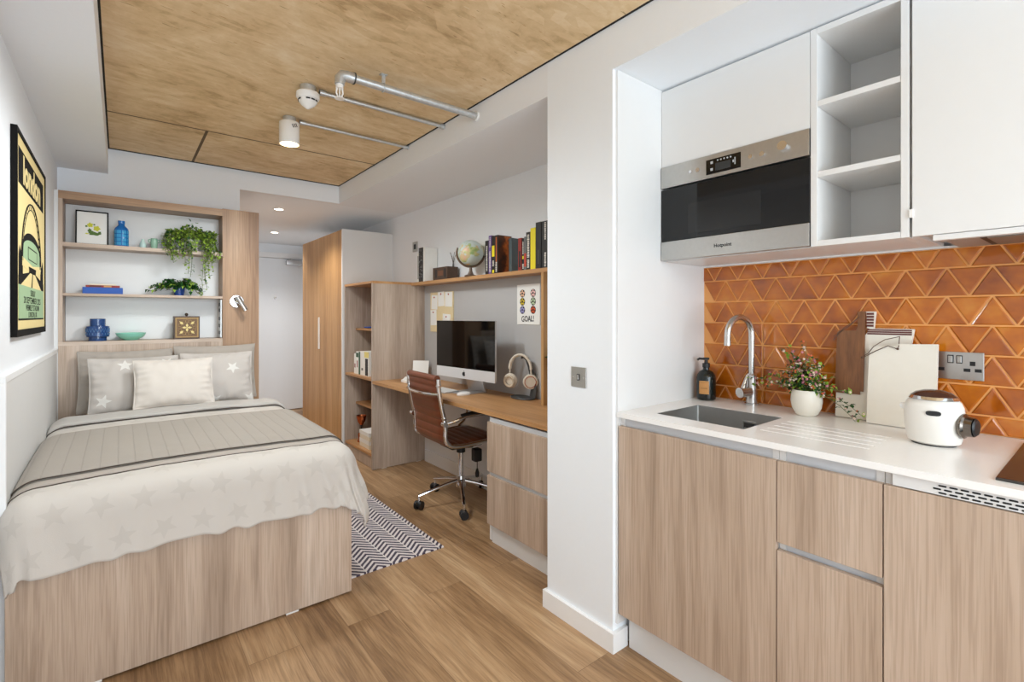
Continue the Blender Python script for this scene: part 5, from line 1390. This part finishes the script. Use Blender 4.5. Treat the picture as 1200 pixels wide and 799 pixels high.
BS = [
 ('thin black book with white edge right of the globe', 2.735, 2.775, .232, BKC, ((.1, .85, .35, TXT),)),
 ('purple spined book with pale lettering', 2.702, 2.734, .262, PUR, ((.05, .6, .45, TXT), (.7, .95, .3, TXT))),
 ('black book with a yellow panel on its spine', 2.666, 2.701, .256, BKC, ((.45, .74, .8, YB), (.02, .1, .6, YB), (.2, .36, .5, TXT))),
 ('black book with orange cover art facing the window', 2.628, 2.665, .256, BKC, ((.3, .95, .3, ORC), (.04, .3, .45, TXT))),
 ('red leaning book left of the yellow spine', 2.380, 2.412, .205, RED, ((.1, .6, .5, BKC),)),
 ('slim black book with white and yellow marks beside the red book', 2.357, 2.379, .200, BKC, ((.5, .9, .5, TXT), (.35, .45, .6, YB), (.05, .2, .6, TXT))),
 ('slim grey and red book beside the bold black spine', 2.332, 2.356, .208, GYC, ((.1, .5, .8, mat('bright_red', (196, 70, 44), .5)),)),
 ('black book with bold white lettering next to the yellow book', 2.291, 2.331, .232, BKC, ((.32, .93, .55, TXT), (.05, .27, .5, TXT))),
 ('bright yellow book on the desk shelf', 2.244, 2.290, .252, YB, ()),
 ('thick black book right of the yellow book', 2.196, 2.243, .280, BKC, ((.1, .4, .3, DKGREY),)),
 ('thick black book with white lettering beside the column', 2.130, 2.195, .280, BKC, ((.60, .97, .22, TXT), (.03, .33, .25, TXT)))]
for lbl, y0, y1, h, m, mk_ in BS:
    def art(b, y0=y0, h=h):
        b.box(XS+.004, XB-.002, y0-.0006, y0-.00005, ZT+.004, ZT+h-.004, ART)
    book('book', lbl, XS+.002*(len(lbl) % 4), XB, y0, y1, ZT, ZT+h, m, marks=mk_, group=GB, extra=art if 'orange cover' in lbl else None)
book('book', 'grey covered book standing back against the wall behind the orange cover', 2.035, XB+.002, 2.552, 2.582, ZT, ZT+.232, TEAL, group=GB)

# ------------------------------------------------------------------ things in the bookcase
cp = thing('cloth_hat', 'blue folded cloth hat on the upper bookcase shelf', 'hat', (1.83, 4.25, 1.1565))
CB, _ = fabric('blue_cloth', (36, 78, 166))
b = MB(); b.lathe([(0, .001), (.075, .001), (.082, .012), (.078, .030), (.055, .046), (.02, .052), (0, .052)], CB, (1.84, 4.20, 1.1565), 28, sy=1.25); b.build('crown', cp)
MB().lathe([(0, .002), (.05, .002), (.055, .006), (.05, .011), (0, .012)], CB, (1.80, 4.345, 1.1575), 24, sy=1.5).build('brim', cp)
GK = 'books in the grey oak bookcase'
for lbl, y0, y1, h, m, mk_ in (('small white book leaning leftmost in the bookcase row', 4.322, 4.368, .180, WHC, ((.3, .5, .5, RED),)), ('white book with green head on the bookcase middle shelf', 4.260, 4.320, .200, WHC, ((.75, .95, .9, GRNC), (.3, .6, .3, RED))), ('dark green narrow book on the bookcase middle shelf', 4.222, 4.258, .200, GRNC, ()), ('plain white book beside the dark green book', 4.130, 4.220, .208, WHC, ((.2, .3, .4, GYC),)), ('white book with yellow top and black panel beside the bookcase side', 4.030, 4.128, .208, WHC, ((.76, 1.0, 1.0, mat('pale_yellow', (232, 214, 130), .6)), (.02, .72, .62, BKC)))):
    book('book', lbl, 1.655, 1.80, y0, y1, .7505, .7505+h, m, marks=mk_, group=GK)
tr = thing('trophy', 'small copper trophy cup on the bottom bookcase shelf', 'trophy', (1.72, 4.345, .1285))
q = (1.715, 4.345, .1285)
MB().lathe([(0, 0), (.036, 0), (.036, .012), (.026, .018), (.030, .070), (.022, .080), (0, .080)], COPPER, q, 28).build('base', tr)
MB().lathe([(0, .0805), (.010, .0805), (.006, .100), (.006, .140), (.012, .150), (0, .150)], DKGREY, q, 16).build('stem', tr)
MB().lathe([(0, .1505), (.014, .152), (.034, .182), (.043, .222), (.045, .236), (.042, .236), (.030, .19), (0, .165)], COPPER, q, 32).build('cup', tr)
zz = .1285
for i, (h, dx_, lbl) in enumerate(((.036, 0, 'white book at the bottom of the low bookcase stack'), (.034, .004, 'second white book from the bottom in the bookcase stack'), (.036, -.003, 'third white book from the bottom in the bookcase stack'), (.032, .006, 'topmost white book of the low bookcase stack'))):
    book('book', lbl, 1.655, 1.78, 4.02+dx_, 4.235+dx_, zz, zz+h-.0006, WHC if i % 2 else CRM, 'X-', group=GK); zz += h
